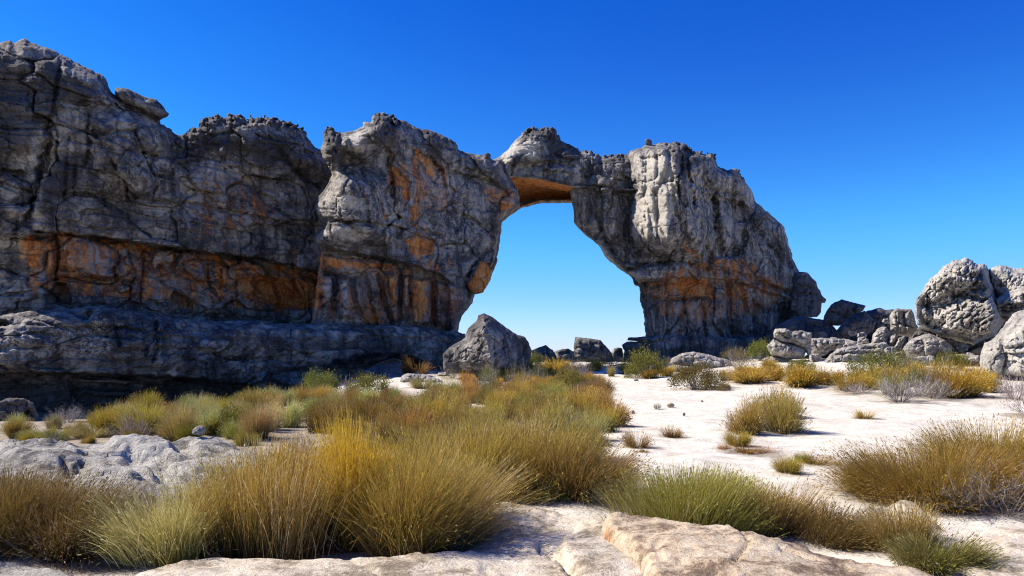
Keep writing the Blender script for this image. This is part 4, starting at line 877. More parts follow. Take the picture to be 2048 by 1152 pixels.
# ----------------------------------------------------------------------------
# bedrock slabs of the foreground
# ----------------------------------------------------------------------------
s1 = slab('rock_slab', [(-160, 868), (0, 869), (25, 869), (68, 881), (150, 888), (180, 887), (222, 883), (300, 881), (336, 874), (379, 869), (429, 870), (472, 878), (511, 887), (560, 900), (640, 915), (640, 960), (520, 1000), (330, 1030), (230, 1040), (100, 1015), (-100, 1010), (-260, 980)], 0.28, M['grey_slab'], R=.5, H=.26, res=.035,
    feats=[('fn', lambda px, py: .05 * np.floor(2.2 * fbm(px / 160.0, py / 26.0, 8, 3))), ('poly', [(-20, 872), (30, 872), (66, 882), (60, 890), (-20, 892)], -0.132, 5, 2), ('poly', [(106, 884), (140, 884), (146, 890), (110, 891)], -0.072, 4, 2), ('poly', [(326, 892), (372, 880), (404, 896), (390, 912), (350, 905)], -0.096, 8, 3),
           ('poly', [(225, 910), (262, 894), (330, 905), (356, 930), (342, 955), (312, 945), (290, 925)], -0.120, 8, 5), ('poly', [(118, 918), (176, 912), (180, 934), (126, 940)], -0.132, 5, 4), ('poly', [(160, 940), (205, 938), (210, 950), (165, 950)], -0.096, 4, 3),
           ('dome', 420, 885, 60, 16, .10, 0), ('dome', 80, 905, 90, 18, .12, 0), ('dome', 250, 975, 60, 30, .12, 0), ('poly', [(230, 990), (270, 985), (275, 1010), (232, 1012)], -0.090, 5, 4), ('dome', 280, 892, 70, 12, .1, 0)],
    seed=801, lump=(.06, 1.2), fine=.022, tilt=(0, .03), rough=.08)
tag(s1, 'grey pitted bedrock slab with hollows, at the left between two lines of grass', 'rock slab')
s2 = slab('rock_slab', [(180, 1175), (250, 1140), (330, 1118), (430, 1103), (600, 1112), (760, 1105), (900, 1085), (930, 1030), (950, 1006), (1000, 996), (1060, 1002), (1120, 1012), (1180, 1016), (1250, 1018), (1330, 1040), (1420, 1100), (1560, 1300), (1500, 1600), (100, 1600)], 0.14, M['slab'], R=.3, H=.13, res=.022,
    feats=[('crack', [(1080, 1088), (1118, 1106), (1130, 1130), (1152, 1160)], 9, .09), ('dome', 1210, 1110, 100, 70, .08, 0), ('dome', 1010, 1030, 110, 34, .05, 0), ('poly', [(800, 1090), (960, 1050), (1080, 1090), (1110, 1118), (960, 1110)], -.08, 26, 8), ('dome', 620, 1160, 380, 60, .06, 0), ('crack', [(560, 1100), (700, 1130), (760, 1160)], 4, .02)],
    paint=[('stain', [(1000, 1010), (1180, 1040), (1130, 1100), (980, 1050)], .12, 40), ('stain', [(1120, 1090), (1190, 1090), (1180, 1160), (1130, 1160)], .18, 30), ('pale', [(1100, 1040), (1260, 1060), (1290, 1160), (1130, 1160)], .6, 40)], seed=802, lump=(.035, 1.2), fine=.007)
tag(s2, 'smooth cream bedrock slab along the bottom centre, partly in the tall tussock shadow', 'rock slab')
s3 = slab('rock_slab', [(1196, 1040), (1212, 1033), (1238, 1032), (1300, 1040), (1400, 1054), (1480, 1068), (1560, 1086), (1640, 1106), (1740, 1130), (1850, 1150), (1960, 1185), (2000, 1300), (1900, 1500), (1400, 1500), (1330, 1300), (1290, 1165), (1268, 1110), (1232, 1080), (1204, 1058)], 0.27, M['lichen_slab'], R=.10, H=.31, res=.02, z0=-.1,
    feats=[('crack', [(1480, 1080), (1500, 1110), (1470, 1150)], 4, .03), ('crack', [(1560, 1120), (1640, 1140), (1700, 1152)], 4, .03), ('dome', 1500, 1130, 200, 50, .05, 10)], paint=[('stain', [(1190, 1036), (1236, 1062), (1256, 1092), (1230, 1086), (1190, 1060)], .40, 8, 3), ('stain', [(1300, 1060), (1500, 1090), (1460, 1152), (1310, 1152)], .15, 40)], seed=803, lump=(.03, .9), fine=.012, rough=.03)
tag(s3, 'pinkish buff speckled slab with an orange broken edge in the bottom right foreground', 'rock slab')
s4 = slab('rock_slab', [(1640, 1030), (1660, 1012), (1700, 1003), (1790, 1002), (1850, 1014), (1900, 1046), (1960, 1048), (2048, 1036), (2140, 1030), (2300, 1100), (2400, 1400), (2060, 1400), (1960, 1200), (1900, 1140), (1820, 1090), (1730, 1068)], 0.12, M['slab'], R=.25, H=.10, res=.022,
    feats=[('dome', 1836, 1026, 62, 26, .12, 8), ('dome', 2060, 1090, 120, 50, .05, 0), ('crack', [(1950, 1070), (2000, 1076), (2060, 1084)], 4, .03), ('poly', [(1880, 1040), (1910, 1040), (1920, 1060), (1890, 1060)], -.06, 8, 4)], paint=[('stain', [(1960, 1060), (2080, 1070), (2080, 1100), (1980, 1090)], .25, 14), ('pale', [(1650, 1010), (2100, 1060), (2100, 1152), (1900, 1140)], .4, 40)], seed=804, lump=(.03, 1.0), fine=.008)
tag(s4, 'cream slab with a rounded hump behind the straw tussock in the bottom right corner', 'rock slab')
s5 = slab('rock_slab', [(-200, 1110), (-40, 1104), (80, 1108), (160, 1126), (210, 1150), (230, 1260), (100, 1500), (-400, 1500)], 0.10, M['grey_slab'], R=.25, H=.10, res=.025, seed=805, lump=(.04, .8), fine=.01)
tag(s5, 'shaded grey slab strewn with dry straw in the bottom left corner', 'rock slab')
Y_ = F * (EYE - .42) / (868 - HY)
white = rock('stone', [(384, 868), (385, 861), (391, 854), (398, 851), (408, 852), (411, 860), (409, 868), (397, 871)], Y_ + .1, M['grey_slab'], T=.10, back=.12, R=.1, res=1.0, rough=.5, nz=dict(fine=.03, lump=(.03, .2)), seed=710)
tag(white, 'white lumpy stone perched on the back edge of the grey pitted slab', 'stone')
# ----------------------------------------------------------------------------
# plants
# ----------------------------------------------------------------------------
def ribbons(base, phi, th0, bend, L, wid, segs, rng, rnd=None, taper=.75, twist=None):
    """curved flat stems; returns V, Q, tint.  base (n,3) phi heading, th0 lean from vertical, bend extra lean along the stem"""
    n = len(phi); k = segs + 1
    t = np.linspace(0, 1, k)[None, :]
    th = th0[:, None] + bend[:, None] * t ** 1.6
    ds = (L / segs)[:, None]
    dx = np.sin(th) * ds; dz = np.cos(th) * ds
    r = np.concatenate([np.zeros((n, 1)), np.cumsum(dx[:, :-1], 1)], 1); z = np.concatenate([np.zeros((n, 1)), np.cumsum(dz[:, :-1], 1)], 1)
    wob = (rng.standard_normal((n, 1)) * .045 * L[:, None]) * np.sin(t * 3.1 + rng.random((n, 1)) * 3)
    cp, sp = np.cos(phi)[:, None], np.sin(phi)[:, None]
    P = np.stack([base[:, 0:1] + r * cp - wob * sp, base[:, 1:2] + r * sp + wob * cp, base[:, 2:3] + z], 2)
    a = rng.random(n) * 6.283 if twist is None else twist
    sd = np.stack([np.cos(a), np.sin(a), 0.0 * a], 1)[:, None, :]
    w = (wid[:, None] * (1 - taper * t ** 1.5))[:, :, None] * .5
    V = np.stack([P - sd * w, P + sd * w], 2).reshape(n * k * 2, 3)
    i = (np.arange(n) * k * 2)[:, None] + (np.arange(segs) * 2)[None, :]
    i = i.ravel(); Q = np.stack([i, i + 1, i + 3, i + 2], 1)
    rr = rng.random(n) if rnd is None else rnd
    tint = np.zeros((n, k, 2, 4)); tint[..., 0] = t[:, :, None]; tint[..., 1] = rr[:, None, None]; tint[..., 3] = 1
    return V, Q, tint.reshape(-1, 4), P

def blobs(C, size, rng, rr, seed=1.0, tt=0.95, axis=None, slim=.5):
    """tiny seed heads / leaf flecks: two crossed quads each"""
    n = len(C)
    Vs = []; Qs = []; T = []
    for j in range(2):
        u = rng.standard_normal((n, 3)); u /= np.linalg.norm(u, axis=1)[:, None]
        if axis is not None: u = axis + .35 * u; u /= np.linalg.norm(u, axis=1)[:, None]
        v = np.cross(u, rng.standard_normal((n, 3))); v /= np.linalg.norm(v, axis=1)[:, None]
        s = size[:, None]
        q = np.stack([C - u * s, C - v * s * slim, C + u * s, C + v * s * slim], 1).reshape(-1, 3)
        Vs.append(q); Qs.append(np.arange(n * 4).reshape(n, 4) + j * n * 4)
        tn = np.zeros((n, 4, 4)); tn[..., 0] = tt if np.isscalar(tt) else tt[:, None]; tn[..., 1] = rr[:, None]; tn[..., 2] = seed; tn[..., 3] = 1
        T.append(tn.reshape(-1, 4))
    return np.concatenate(Vs), np.concatenate(Qs), np.concatenate(T)

def join(parts):
    V = []; Q = []; T = []; o = 0
    for v, q, t in parts:
        V.append(v); Q.append(q + o); T.append(t); o += len(v)
    return np.concatenate(V), np.concatenate(Q), np.concatenate(T)

def reed_parts(n, segs, R0, H, spread, bend, wid, seed, seeds=0, clumps=9, lo=.55, lean=(0, 0), dead=0, dome=.12):
    """tussock: stems spraying out of a base of several clumps. Returns dict of part geometry"""
    rng = np.random.default_rng(seed)
    ca = rng.random(clumps) * 6.283; cr = R0 * np.sqrt(rng.random(clumps)) * .95; ch = .72 + .38 * rng.random(clumps)
    c = rng.integers(0, clumps, n)
    bx = cr[c] * np.cos(ca[c]) + rng.standard_normal(n) * R0 * .2; by = cr[c] * np.sin(ca[c]) + rng.standard_normal(n) * R0 * .2
    rr = np.hypot(bx, by) / R0
    phi = np.arctan2(by, bx) + rng.standard_normal(n) * (.35 + .8 * np.exp(-3 * rr))
    th = np.clip(spread * rr ** 1.1 * (.35 + .75 * rng.random(n)) + np.abs(rng.standard_normal(n)) * .11, 0, 1.35)
    L = H * ch[c] * (lo + (1 - lo) * rng.random(n) ** .7) * (1 - dome * rr)
    # common lean (wind / slope)
    hx = np.cos(phi) * np.sin(th) + lean[0]; hy = np.sin(phi) * np.sin(th) + lean[1]
    phi = np.arctan2(hy, hx); th = np.arcsin(np.clip(np.hypot(hx, hy), 0, .98))
    bd = bend * (.3 + .9 * rng.random(n)) * (.35 + rr) + (rng.random(n) < .10) * rng.uniform(.3, 1.6, n)
    L = L * np.where(rng.random(n) < .12, rng.uniform(.35, .8, n), 1.0)
    rn = np.clip(.55 * rng.random(n) + .45 * rng.random(clumps)[c], 0, 1)
    base = np.stack([bx, by, np.zeros(n) - .02], 1)
    V, Q, T, P = ribbons(base, phi, th, bd, L, np.full(n, wid) * (.55 + .9 * rng.random(n) ** 1.5), segs, rng, rn)
    m = int(n * .6); pk = rng.choice(n, m, replace=False); u = (.1 + .9 * rng.random(m))[:, None]     # slim flower spikelets at the stem tips
    ax = P[pk, segs] - P[pk, segs - 1]; ax /= np.maximum(np.linalg.norm(ax, axis=1)[:, None], 1e-6)
    tips = blobs(P[pk, segs - 1] * (1 - u) + P[pk, segs] * u, wid * (1.8 + 2.6 * rng.random(m)), rng, rn[pk], 0.0, .6 + .4 * rng.random(m), ax, .2)
    out = {'stems': join([(V, Q, T), tips])}
    if seeds:
        pick = rng.integers(0, n, seeds); tt = .25 + .72 * rng.random(seeds)
        f = tt * segs; i = np.minimum(f.astype(int), segs - 1); u = (f - i)[:, None]
        C = P[pick, i] * (1 - u) + P[pick, i + 1] * u
        out['seeds'] = blobs(C, wid * (1.2 + 1.2 * rng.random(seeds)), rng, rng.random(seeds), .75)
    if dead:
        a = rng.random(dead) * 6.283; r = R0 * (.5 + .6 * rng.random(dead))
        b = np.stack([r * np.cos(a), r * np.sin(a), np.zeros(dead)], 1)
        out['dead'] = ribbons(b, a + rng.standard_normal(dead) * .5, .7 + .7 * rng.random(dead), .5 * rng.random(dead), H * (.3 + .35 * rng.random(dead)), np.full(dead, wid * 1.2), 4, rng)[:3]
    return out

def twig_parts(n, H, wid, seed, spread=1.1, levels=3):
    rng = np.random.default_rng(seed); parts = []
    a = rng.random(n) * 6.283; th = spread * np.sqrt(rng.random(n)); r = .12 * np.sqrt(rng.random(n))
    base = np.stack([r * np.cos(a), r * np.sin(a), np.zeros(n)], 1)
    L = H * (.55 + .45 * rng.random(n))
    bend = rng.standard_normal(n) * .5
    phi = a.copy(); w = np.full(n, wid)
    for lv in range(levels):
        V, Q, T, P = ribbons(base, phi, th, bend, L, w, 4, rng, taper=.5)
        parts.append((V, Q, T))
        m = 4 if lv == 0 else 3
        pick = np.repeat(np.arange(len(phi)), m); nn = len(pick)
        f = (.3 + .68 * rng.random(nn)) * 4; i = np.minimum(f.astype(int), 3); u = (f - i)[:, None]
        base = P[pick, i] * (1 - u) + P[pick, i + 1] * u
        phi = phi[pick] + rng.standard_normal(nn) * .9; th = np.clip(th[pick] + rng.standard_normal(nn) * .5, -.2, 1.7)
        L = L[pick] * (.35 + .25 * rng.random(nn)); bend = rng.standard_normal(nn) * .5; w = w[pick] * .65
    return join(parts)

def shrub_parts(n, H, Rr, leaf, seed, clumps=40, fl=.75):
    """domed shrub: leafy clumps around branching stems with gaps between"""
    rng = np.random.default_rng(seed)
    u = rng.random(clumps); a = rng.random(clumps) * 6.283
    el = np.arcsin(u ** .8); rad = .70 + .38 * rng.random(clumps)
    C = np.stack([Rr * rad * np.cos(el) * np.cos(a), Rr * rad * np.cos(el) * np.sin(a), H * (.12 + .85 * rad * np.sin(el))], 1)
    c = rng.integers(0, clumps, n)
    off = rng.standard_normal((n, 3)) * np.array([Rr, Rr, H]) * .13
    P = C[c] + off; P[:, 2] = np.maximum(P[:, 2], .02)
    up = P / np.array([Rr, Rr, H]); ln = np.linalg.norm(up, axis=1)[:, None]; up = up / np.maximum(ln, .05)
    d = up * .7 + rng.standard_normal((n, 3)) * .5 + np.array([0, 0, .4]); d /= np.linalg.norm(d, axis=1)[:, None]
    s = np.cross(d, rng.standard_normal((n, 3))); s /= np.linalg.norm(s, axis=1)[:, None]
    l = leaf * (.7 + .7 * rng.random(n))[:, None]
    V = np.stack([P, P + d * l * .5 - s * l * .16, P + d * l, P + d * l * .5 + s * l * .16], 1).reshape(-1, 3)
    Q = np.arange(n * 4).reshape(n, 4)
    t = np.clip(.25 + .75 * (off[:, 2] / (H * .2) * .25 + .5), 0, 1)
    T = np.zeros((n, 4, 4)); T[..., 0] = np.stack([t * .5, t * .8, t, t * .8], 1); T[..., 1] = np.clip(.6 * rng.random(n) + .4 * rng.random(clumps)[c], 0, 1)[:, None]; T[..., 3] = 1
    leaves = (V, Q, T.reshape(-1, 4))
    ph = np.arctan2(C[:, 1], C[:, 0]); rr = np.hypot(C[:, 0], C[:, 1]); LL = np.hypot(rr, C[:, 2])
    br = ribbons(np.zeros((clumps, 3)), ph, np.arctan2(rr, C[:, 2]), np.zeros(clumps), LL, np.full(clumps, leaf * .35), 4, rng)[:3]
    return leaves, br

def geo(name, g, smooth=False):
    return mesh_from(name, g[0], g[1], None, {'tint': g[2]}, smooth)

# ---- prototypes (unlinked meshes shared by the copies) ----
PROTO = {}
def proto(key, names_parts, mats):
    PROTO[key] = [(nm, geo(nm, g), M[m]) for (nm, g), m in zip(names_parts, mats)]
    for nm, me, m in PROTO[key]: me.materials.append(m)
def reed_proto(key, mat, n, segs, wid, seed, seeds=0, dead=0, **kw):
    p = reed_parts(n, segs, kw.pop('R0', .32), 1.0, kw.pop('spread', .75), kw.pop('bend', .55), wid, seed, seeds, dead=dead, **kw)
    g = p['stems'] if 'seeds' not in p else join([p['stems'], p['seeds']])
    L = [('stems', g)]; mm = [mat]
    if dead: L.append(('dead_stalks', p['dead'])); mm.append('twig')
    proto(key, L, mm)
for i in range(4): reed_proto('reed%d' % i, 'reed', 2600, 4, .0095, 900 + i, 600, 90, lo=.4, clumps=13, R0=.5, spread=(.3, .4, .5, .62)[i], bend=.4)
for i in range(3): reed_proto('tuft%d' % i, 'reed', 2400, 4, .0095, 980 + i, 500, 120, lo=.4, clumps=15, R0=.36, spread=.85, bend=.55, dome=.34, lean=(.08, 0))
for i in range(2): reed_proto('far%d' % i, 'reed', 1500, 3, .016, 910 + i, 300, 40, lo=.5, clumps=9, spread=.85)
for i in range(2): reed_proto('green%d' % i, 'green_reed', 2400, 4, .0095, 920 + i, 400, 40, lo=.5, clumps=10)
for i in range(2): reed_proto('straw%d' % i, 'straw', 2000, 4, .009, 930 + i, 200, 40, lo=.45, clumps=8, bend=.9)
for i in range(2): reed_proto('spiky%d' % i, 'reed', 600, 3, .013, 940 + i, 60, 30, lo=.4, clumps=6, spread=1.0, bend=.35)
for i in range(3):
    lv, br = shrub_parts(5200, 1.0, .85, .075, 950 + i, 46); proto('shrub%d' % i, [('leaves', lv), ('branches', br)], ['leaf', 'twig'])
for i in range(2): proto('dry%d' % i, [('twigs', twig_parts(70, .95, .016, 960 + i))], ['twig'])
lf, tw = shrub_parts(2400, .9, .85, .05, 970, 60), None
proto('heath0', [('leaves', lf[0]), ('branches', twig_parts(40, .9, .014, 971))], ['leaf', 'twig'])

PNAME = dict(tuft='reed_tussock', reed='reed_tussock', far='reed_tussock', green='reed_tussock', straw='grass_tussock', spiky='reed_tussock', shrub='shrub', dry='dry_shrub', heath='heath_shrub')
PCAT = dict(tuft='reed tussock', reed='reed tussock', far='reed tussock', green='reed tussock', straw='grass tussock', spiky='reed tussock', shrub='shrub', dry='dry shrub', heath='shrub')
HALF = dict(tuft=.78, reed=.74, far=.85, green=.80, straw=.95, spiky=.85, shrub=.95, dry=.9, heath=.9)
prng = random.Random(77); FOOT = []      # where plants stand: their fallen litter darkens the sand there
def plant_at(key, X, Y, Z, w, h, label, color=(1, 1, 1), group=None, rot=None, dy=None):
    kind = ''.join(c for c in key if c.isalpha())
    root = bpy.data.objects.new(PNAME[kind], PROTO[key][0][1]); COL.objects.link(root)
    FOOT.append((X, Y, w * .62)); root.location = (X, Y, Z); sx = w / 2 / HALF[kind]
    root.scale = (sx, sx if dy is None else dy / 2 / HALF[kind], h / .92)
    root.rotation_euler = (0, 0, 0) if dy is not None else (0, 0, prng.random() * 6.28 if rot is None else rot)
    c = (*color, 1); root.color = c
    for nm, me, m in PROTO[key][1:]:
        ch = bpy.data.objects.new(nm, me); COL.objects.link(ch); ch.parent = root; ch.color = (.9, .9, .9, 1) if nm in ('dead_stalks', 'branches') else c
    tag(root, label, PCAT[kind], group)
    return root
def plant(key, px, py, wpx, hpx, label, color=(1, 1, 1), group=None, rot=None, deep=1.0, zoff=0.0):
    X, Y, Z = gp(px, py)
    Y += wpx / 2 * Y / F * .35 * deep; X = (px - CX) / F * Y
    s = Y / F
    return plant_at(key, X, Y, float(ground_z(X, Y)) - .03 + zoff, wpx * s, hpx * s, label, color, group, rot, None if deep == 1.0 else wpx * s * deep)

# ---- foreground: unique clumps, each with its own stems, seed heads and dead stalks ----
def big_tussock(px, py, n, H, R0, mat, label, seed, wid=.0055, lean=(0, 0), spread=.6, bend=.5, seeds=600, dead=60, clumps=12, lo=.55, sx=1.0, sy=1.0, color=(1, 1, 1), zoff=0, name='reed_tussock', cat='reed tussock', segs=5, dz=0.0, dead_col=(1, 1, 1)):
    X, Y, Z = gp(px, py); FOOT.append((X + .1, Y, R0 * sx * 1.9))
    n = int(n * 2.2); wid = wid * .85
    p = reed_parts(n, segs, R0, H, spread, bend, wid, seed, seeds, clumps, lo, lean, dead)
    def sc(g): return (g[0] * np.array([sx, sy, 1.0]), g[1], g[2])
    root = link(name, geo('stems', sc(p['stems'])), M[mat], (X, Y + dz, float(ground_z(X, Y + dz)) - .02 + zoff)); root.color = (*color, 1)
    if seeds:
        o = link('seed_heads', geo('seed_heads', sc(p['seeds'])), M[mat], parent=root); o.color = (*color, 1); o['kind'] = 'stuff'
    if dead: o = link('dead_stalks', geo('dead_stalks', sc(p['dead'])), M['twig'], parent=root); o.color = (*dead_col, 1)
    return tag(root, label, cat)

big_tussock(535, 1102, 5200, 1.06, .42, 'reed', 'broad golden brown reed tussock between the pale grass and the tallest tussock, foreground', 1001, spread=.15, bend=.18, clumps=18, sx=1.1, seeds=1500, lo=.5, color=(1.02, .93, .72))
big_tussock(710, 1098, 3000, 1.36, .20, 'green_reed', 'tallest yellow green reed tussock, upright, in the centre left foreground', 1002, spread=.26, bend=.10, clumps=10, seeds=1300, lo=.55, color=(1.5, 1.25, .5))
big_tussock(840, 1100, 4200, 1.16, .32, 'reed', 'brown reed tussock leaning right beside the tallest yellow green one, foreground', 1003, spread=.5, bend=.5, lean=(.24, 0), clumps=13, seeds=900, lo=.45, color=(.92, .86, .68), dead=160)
big_tussock(345, 1112, 2200, .74, .30, 'straw', 'pale straw green grass clump with fine white stalks, left foreground', 1004, spread=.45, bend=.6, lean=(-.05, 0), clumps=12, seeds=300, lo=.4, wid=.0055, name='grass_tussock', cat='grass tussock', sx=1.0, color=(1.05, 1.0, .75))
big_tussock(430, 1075, 200, 1.0, .34, 'straw', 'sparse tall white grass stalks rising behind the pale grass clump', 1005, spread=.25, bend=.2, seeds=120, lo=.6, dead=0, name='grass_tussock', cat='grass tussock', color=(1.2, 1.15, 1.1), wid=.006, sx=1.6)
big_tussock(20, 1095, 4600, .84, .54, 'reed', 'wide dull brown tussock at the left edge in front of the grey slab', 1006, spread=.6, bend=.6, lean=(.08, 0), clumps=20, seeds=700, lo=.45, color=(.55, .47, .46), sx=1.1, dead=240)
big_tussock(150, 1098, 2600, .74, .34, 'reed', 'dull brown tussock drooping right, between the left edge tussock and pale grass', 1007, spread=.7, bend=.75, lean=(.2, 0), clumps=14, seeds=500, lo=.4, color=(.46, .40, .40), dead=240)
big_tussock(1375, 1066, 4600, .70, .48, 'green_reed', 'rounded bright green reed tussock behind the orange edged slab', 1010, spread=.42, bend=.5, clumps=20, seeds=1100, lo=.5, lean=(.06, 0), sx=1.05, wid=.005, color=(.9, 1.0, .75))
big_tussock(1530, 1072, 2600, .60, .32, 'green_reed', 'olive brown reed tussock joined to the right of the bright green one', 1011, spread=.5, bend=.5, clumps=13, seeds=900, lo=.45, lean=(.12, 0), color=(.95, .78, .75), wid=.005)
big_tussock(1660, 1076, 2200, .40, .36, 'reed', 'dead dark brown tussock flattened to the right, beside the olive brown one', 1012, spread=.9, bend=.7, clumps=12, seeds=100, lo=.4, lean=(.28, 0), color=(.50, .43, .44), dead=300, dead_col=(.6, .55, .52))
big_tussock(1810, 1098, 1300, .50, .20, 'straw', 'upright straw coloured tussock on the cream slab, bottom right', 1013, spread=.35, bend=.35, clumps=9, seeds=260, lo=.4, color=(.85, .66, .42), wid=.005)
big_tussock(1880, 1128, 1700, .34, .26, 'green_reed', 'low dark green tussock drooping right below the straw one, bottom right', 1014, spread=.9, bend=.9, clumps=9, seeds=100, lo=.45, lean=(.25, 0), color=(.62, .68, .6), wid=.005)
# big right hand bush group
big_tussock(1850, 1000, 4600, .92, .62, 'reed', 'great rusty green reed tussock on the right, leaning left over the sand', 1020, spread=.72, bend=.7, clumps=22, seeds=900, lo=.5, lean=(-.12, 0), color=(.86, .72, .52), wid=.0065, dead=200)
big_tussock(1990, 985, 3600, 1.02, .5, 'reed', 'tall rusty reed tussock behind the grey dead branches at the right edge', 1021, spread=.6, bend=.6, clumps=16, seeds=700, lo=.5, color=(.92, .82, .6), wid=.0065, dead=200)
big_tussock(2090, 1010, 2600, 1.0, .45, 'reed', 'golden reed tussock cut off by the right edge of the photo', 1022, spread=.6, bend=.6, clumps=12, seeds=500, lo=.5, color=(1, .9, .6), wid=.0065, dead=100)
def dry_big(px, py, n, H, seed, label, wid=.009, spread=1.2, scale=(1, 1, 1), color=(1, 1, 1), rot=0.0):
    X, Y, Z = gp(px, py)
    o = link('dry_shrub', geo('twigs', twig_parts(n, H, wid, seed, spread)), M['twig'], (X, Y, Z)); o.scale = scale; o.color = (*color, 1); o.rotation_euler = (0, 0, rot)
    return tag(o, label, 'dry shrub')
dry_big(2015, 1030, 46, .75, 1030, 'grey tangle of bare dead branches at the right edge in front of the rusty tussocks', scale=(1.3, .8, .7), color=(.85, .8, .75))
dry_big(1930, 1022, 40, .5, 1031, 'low bare grey twigs under the great rusty green tussock', scale=(1.3, .8, .7))
dry_big(1765, 985, 60, .30, 1032, 'small pale grey twig shrub on the sand at the left foot of the rusty tussock', wid=.006, color=(1.2, 1.2, 1.15), scale=(1.2, 1, .9))
# behind the foreground line
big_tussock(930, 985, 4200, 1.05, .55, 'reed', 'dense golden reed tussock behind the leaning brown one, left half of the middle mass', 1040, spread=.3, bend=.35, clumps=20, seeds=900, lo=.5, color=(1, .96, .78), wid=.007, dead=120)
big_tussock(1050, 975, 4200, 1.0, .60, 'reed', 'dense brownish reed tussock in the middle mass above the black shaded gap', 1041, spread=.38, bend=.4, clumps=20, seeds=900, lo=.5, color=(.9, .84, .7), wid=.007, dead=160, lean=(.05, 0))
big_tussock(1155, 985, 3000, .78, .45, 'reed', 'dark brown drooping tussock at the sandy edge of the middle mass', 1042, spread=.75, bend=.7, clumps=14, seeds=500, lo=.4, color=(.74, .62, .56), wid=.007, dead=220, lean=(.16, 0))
plant('straw0', 1180, 885, 100, 70, 'pale yellow green grass tussock drooping onto the sand from the middle mass', (.95, .95, .7))
plant('straw1', 1195, 850, 70, 45, 'small yellow green grass tussock on the sand edge behind the drooping one', (.85, .85, .6))
plant('shrub0', 985, 1002, 90, 60, 'small dark green leafy shrub in the shaded gap under the middle mass', (.55, .65, .6))
plant('shrub1', 1095, 1005, 110, 40, 'low green herb in the dark hollow between middle mass and cream slab', (.6, .75, .5))
plant('heath0', 1210, 1010, 110, 55, 'scrubby brown shrub between the dark hollow and the bright green tussock', (.9, .7, .55))
# bush islands on the sand
plant('tuft2', 1492, 868, 100, 98, 'pale feathery left half of the bush island in the middle of the sand', (1.1, 1.0, .85))
plant('tuft0', 1562, 866, 128, 104, 'golden olive right half of the bush island in the middle of the sand', (.95, .95, .75))
plant('tuft1', 1535, 838, 130, 86, 'brown topped reed tussock at the back of the bush island on the sand', (.9, .82, .72))
plant('green0', 1475, 893, 62, 40, 'small yellow tussock at the near left corner of the bush island', (1.2, 1.1, .7))
plant('spiky0', 1500, 908, 120, 22, 'low rusty mat of stems in front of the bush island', (1.0, .65, .45), deep=.6)
plant('spiky1', 1450, 900, 40, 18, 'tiny rusty tuft left of the rusty mat', (.9, .6, .45))
plant('green1', 1576, 946, 72, 42, 'small yellow green tussock on the near sand above the green foreground tussock', (1.15, 1.1, .8))
plant('spiky0', 1630, 930, 84, 30, 'sprawling brown tuft right of the small yellow green tussock', (.95, .75, .5))
plant('green0', 1603, 925, 34, 28, 'tiny green tuft standing between the yellow green tussock and brown tuft', (.9, 1, .7))
plant('spiky1', 1272, 896, 78, 52, 'spiky brown tussock on the sand just right of the middle mass', (.85, .68, .5))
plant('spiky0', 1343, 876, 68, 34, 'lower rusty brown tussock right of the spiky brown one', (.85, .6, .45))
plant('spiky1', 1289, 905, 26, 14, 'tiny brown seedling in front of the spiky brown tussock', (.85, .6, .45))
plant('dry0', 1315, 819, 24, 14, 'dead dark twig tuft beside the buff stone on the sand', (.45, .4, .38))
plant('spiky0', 1727, 838, 58, 24, 'low yellow tuft alone on the sand right of the bush island', (1.3, 1.1, .6))
plant('heath0', 1215, 1000, 60, 40, 'small olive shrub against the left side of the bright green tussock', (1, .9, .6))
# far right row below the boulders
R = 'bushes in the row below the right boulders'
plant('far0', 1500, 768, 90, 36, 'low golden tussock at the left end of the row under the pale stacked blocks', (1.25, 1.1, .6))
plant('far1', 1608, 775, 100, 52, 'bright golden tussock standing in front of the pale stacked blocks', (1.2, 1.05, .5))
plant('far0', 1660, 770, 70, 40, 'brownish golden tussock right of the bright one before the stacked blocks', (1.0, .85, .5))
plant('tuft1', 1705, 781, 110, 46, 'golden tussock with a grey dry skirt below the long sloping slab', (1.1, 1.0, .55))
plant('dry1', 1715, 789, 80, 20, 'grey dry twigs at the foot of the skirted golden tussock', (1.1, 1.05, 1.0))
plant('shrub2', 1750, 758, 110, 44, 'dark olive shrub below the square stone and wedge block', (.9, .95, .7))
plant('heath0', 1805, 745, 90, 36, 'grey olive shrub below the small flat pale rock', (.7, .7, .55))
plant('straw1', 1785, 790, 90, 56, 'pale yellow tussock above the grey dry bush on the sand edge', (.75, .72, .42))
plant('heath0', 1835, 795, 110, 60, 'feathery grey green shrub beside the large golden tussock', (1.0, 1.0, .75))
plant('tuft0', 1910, 796, 150, 84, 'large rich golden tussock in front of the dark hollow, right', (1.15, .95, .42), deep=.8)
plant('far1', 1975, 785, 60, 44, 'smaller yellow tussock between the large golden one and the buff boulder', (1.2, 1.1, .55))
plant('dry0', 1800, 806, 120, 48, 'wide grey dry bush sprawling on the sand under the pale yellow tussock', (1.0, .97, .97))
plant('dry1', 1870, 800, 90, 36, 'bleached fallen twigs leaning against the large golden tussock', (.9, .85, .82))
plant('shrub0', 1850, 722, 64, 36, 'bright green shrub on the rocks below the honeycombed boulder', (.85, 1.05, .75))
plant('shrub1', 1803, 725, 60, 22, 'low olive shrub on the sloping slab left of the bright green one', (.9, .95, .6))
plant('dry0', 2030, 800, 90, 50, 'pinkish grey dry bush under the buff boulder at the right edge', (1.15, 1.02, 1.0))
plant('dry1', 2060, 835, 120, 60, 'pale dry brush at the right edge behind the golden reed tussock', (1.15, 1.02, 1.0))
plant('dry0', 1706, 690, 30, 16, 'tiny brown dry bush on the ledge behind the long sloping slab', (.8, .65, .5))
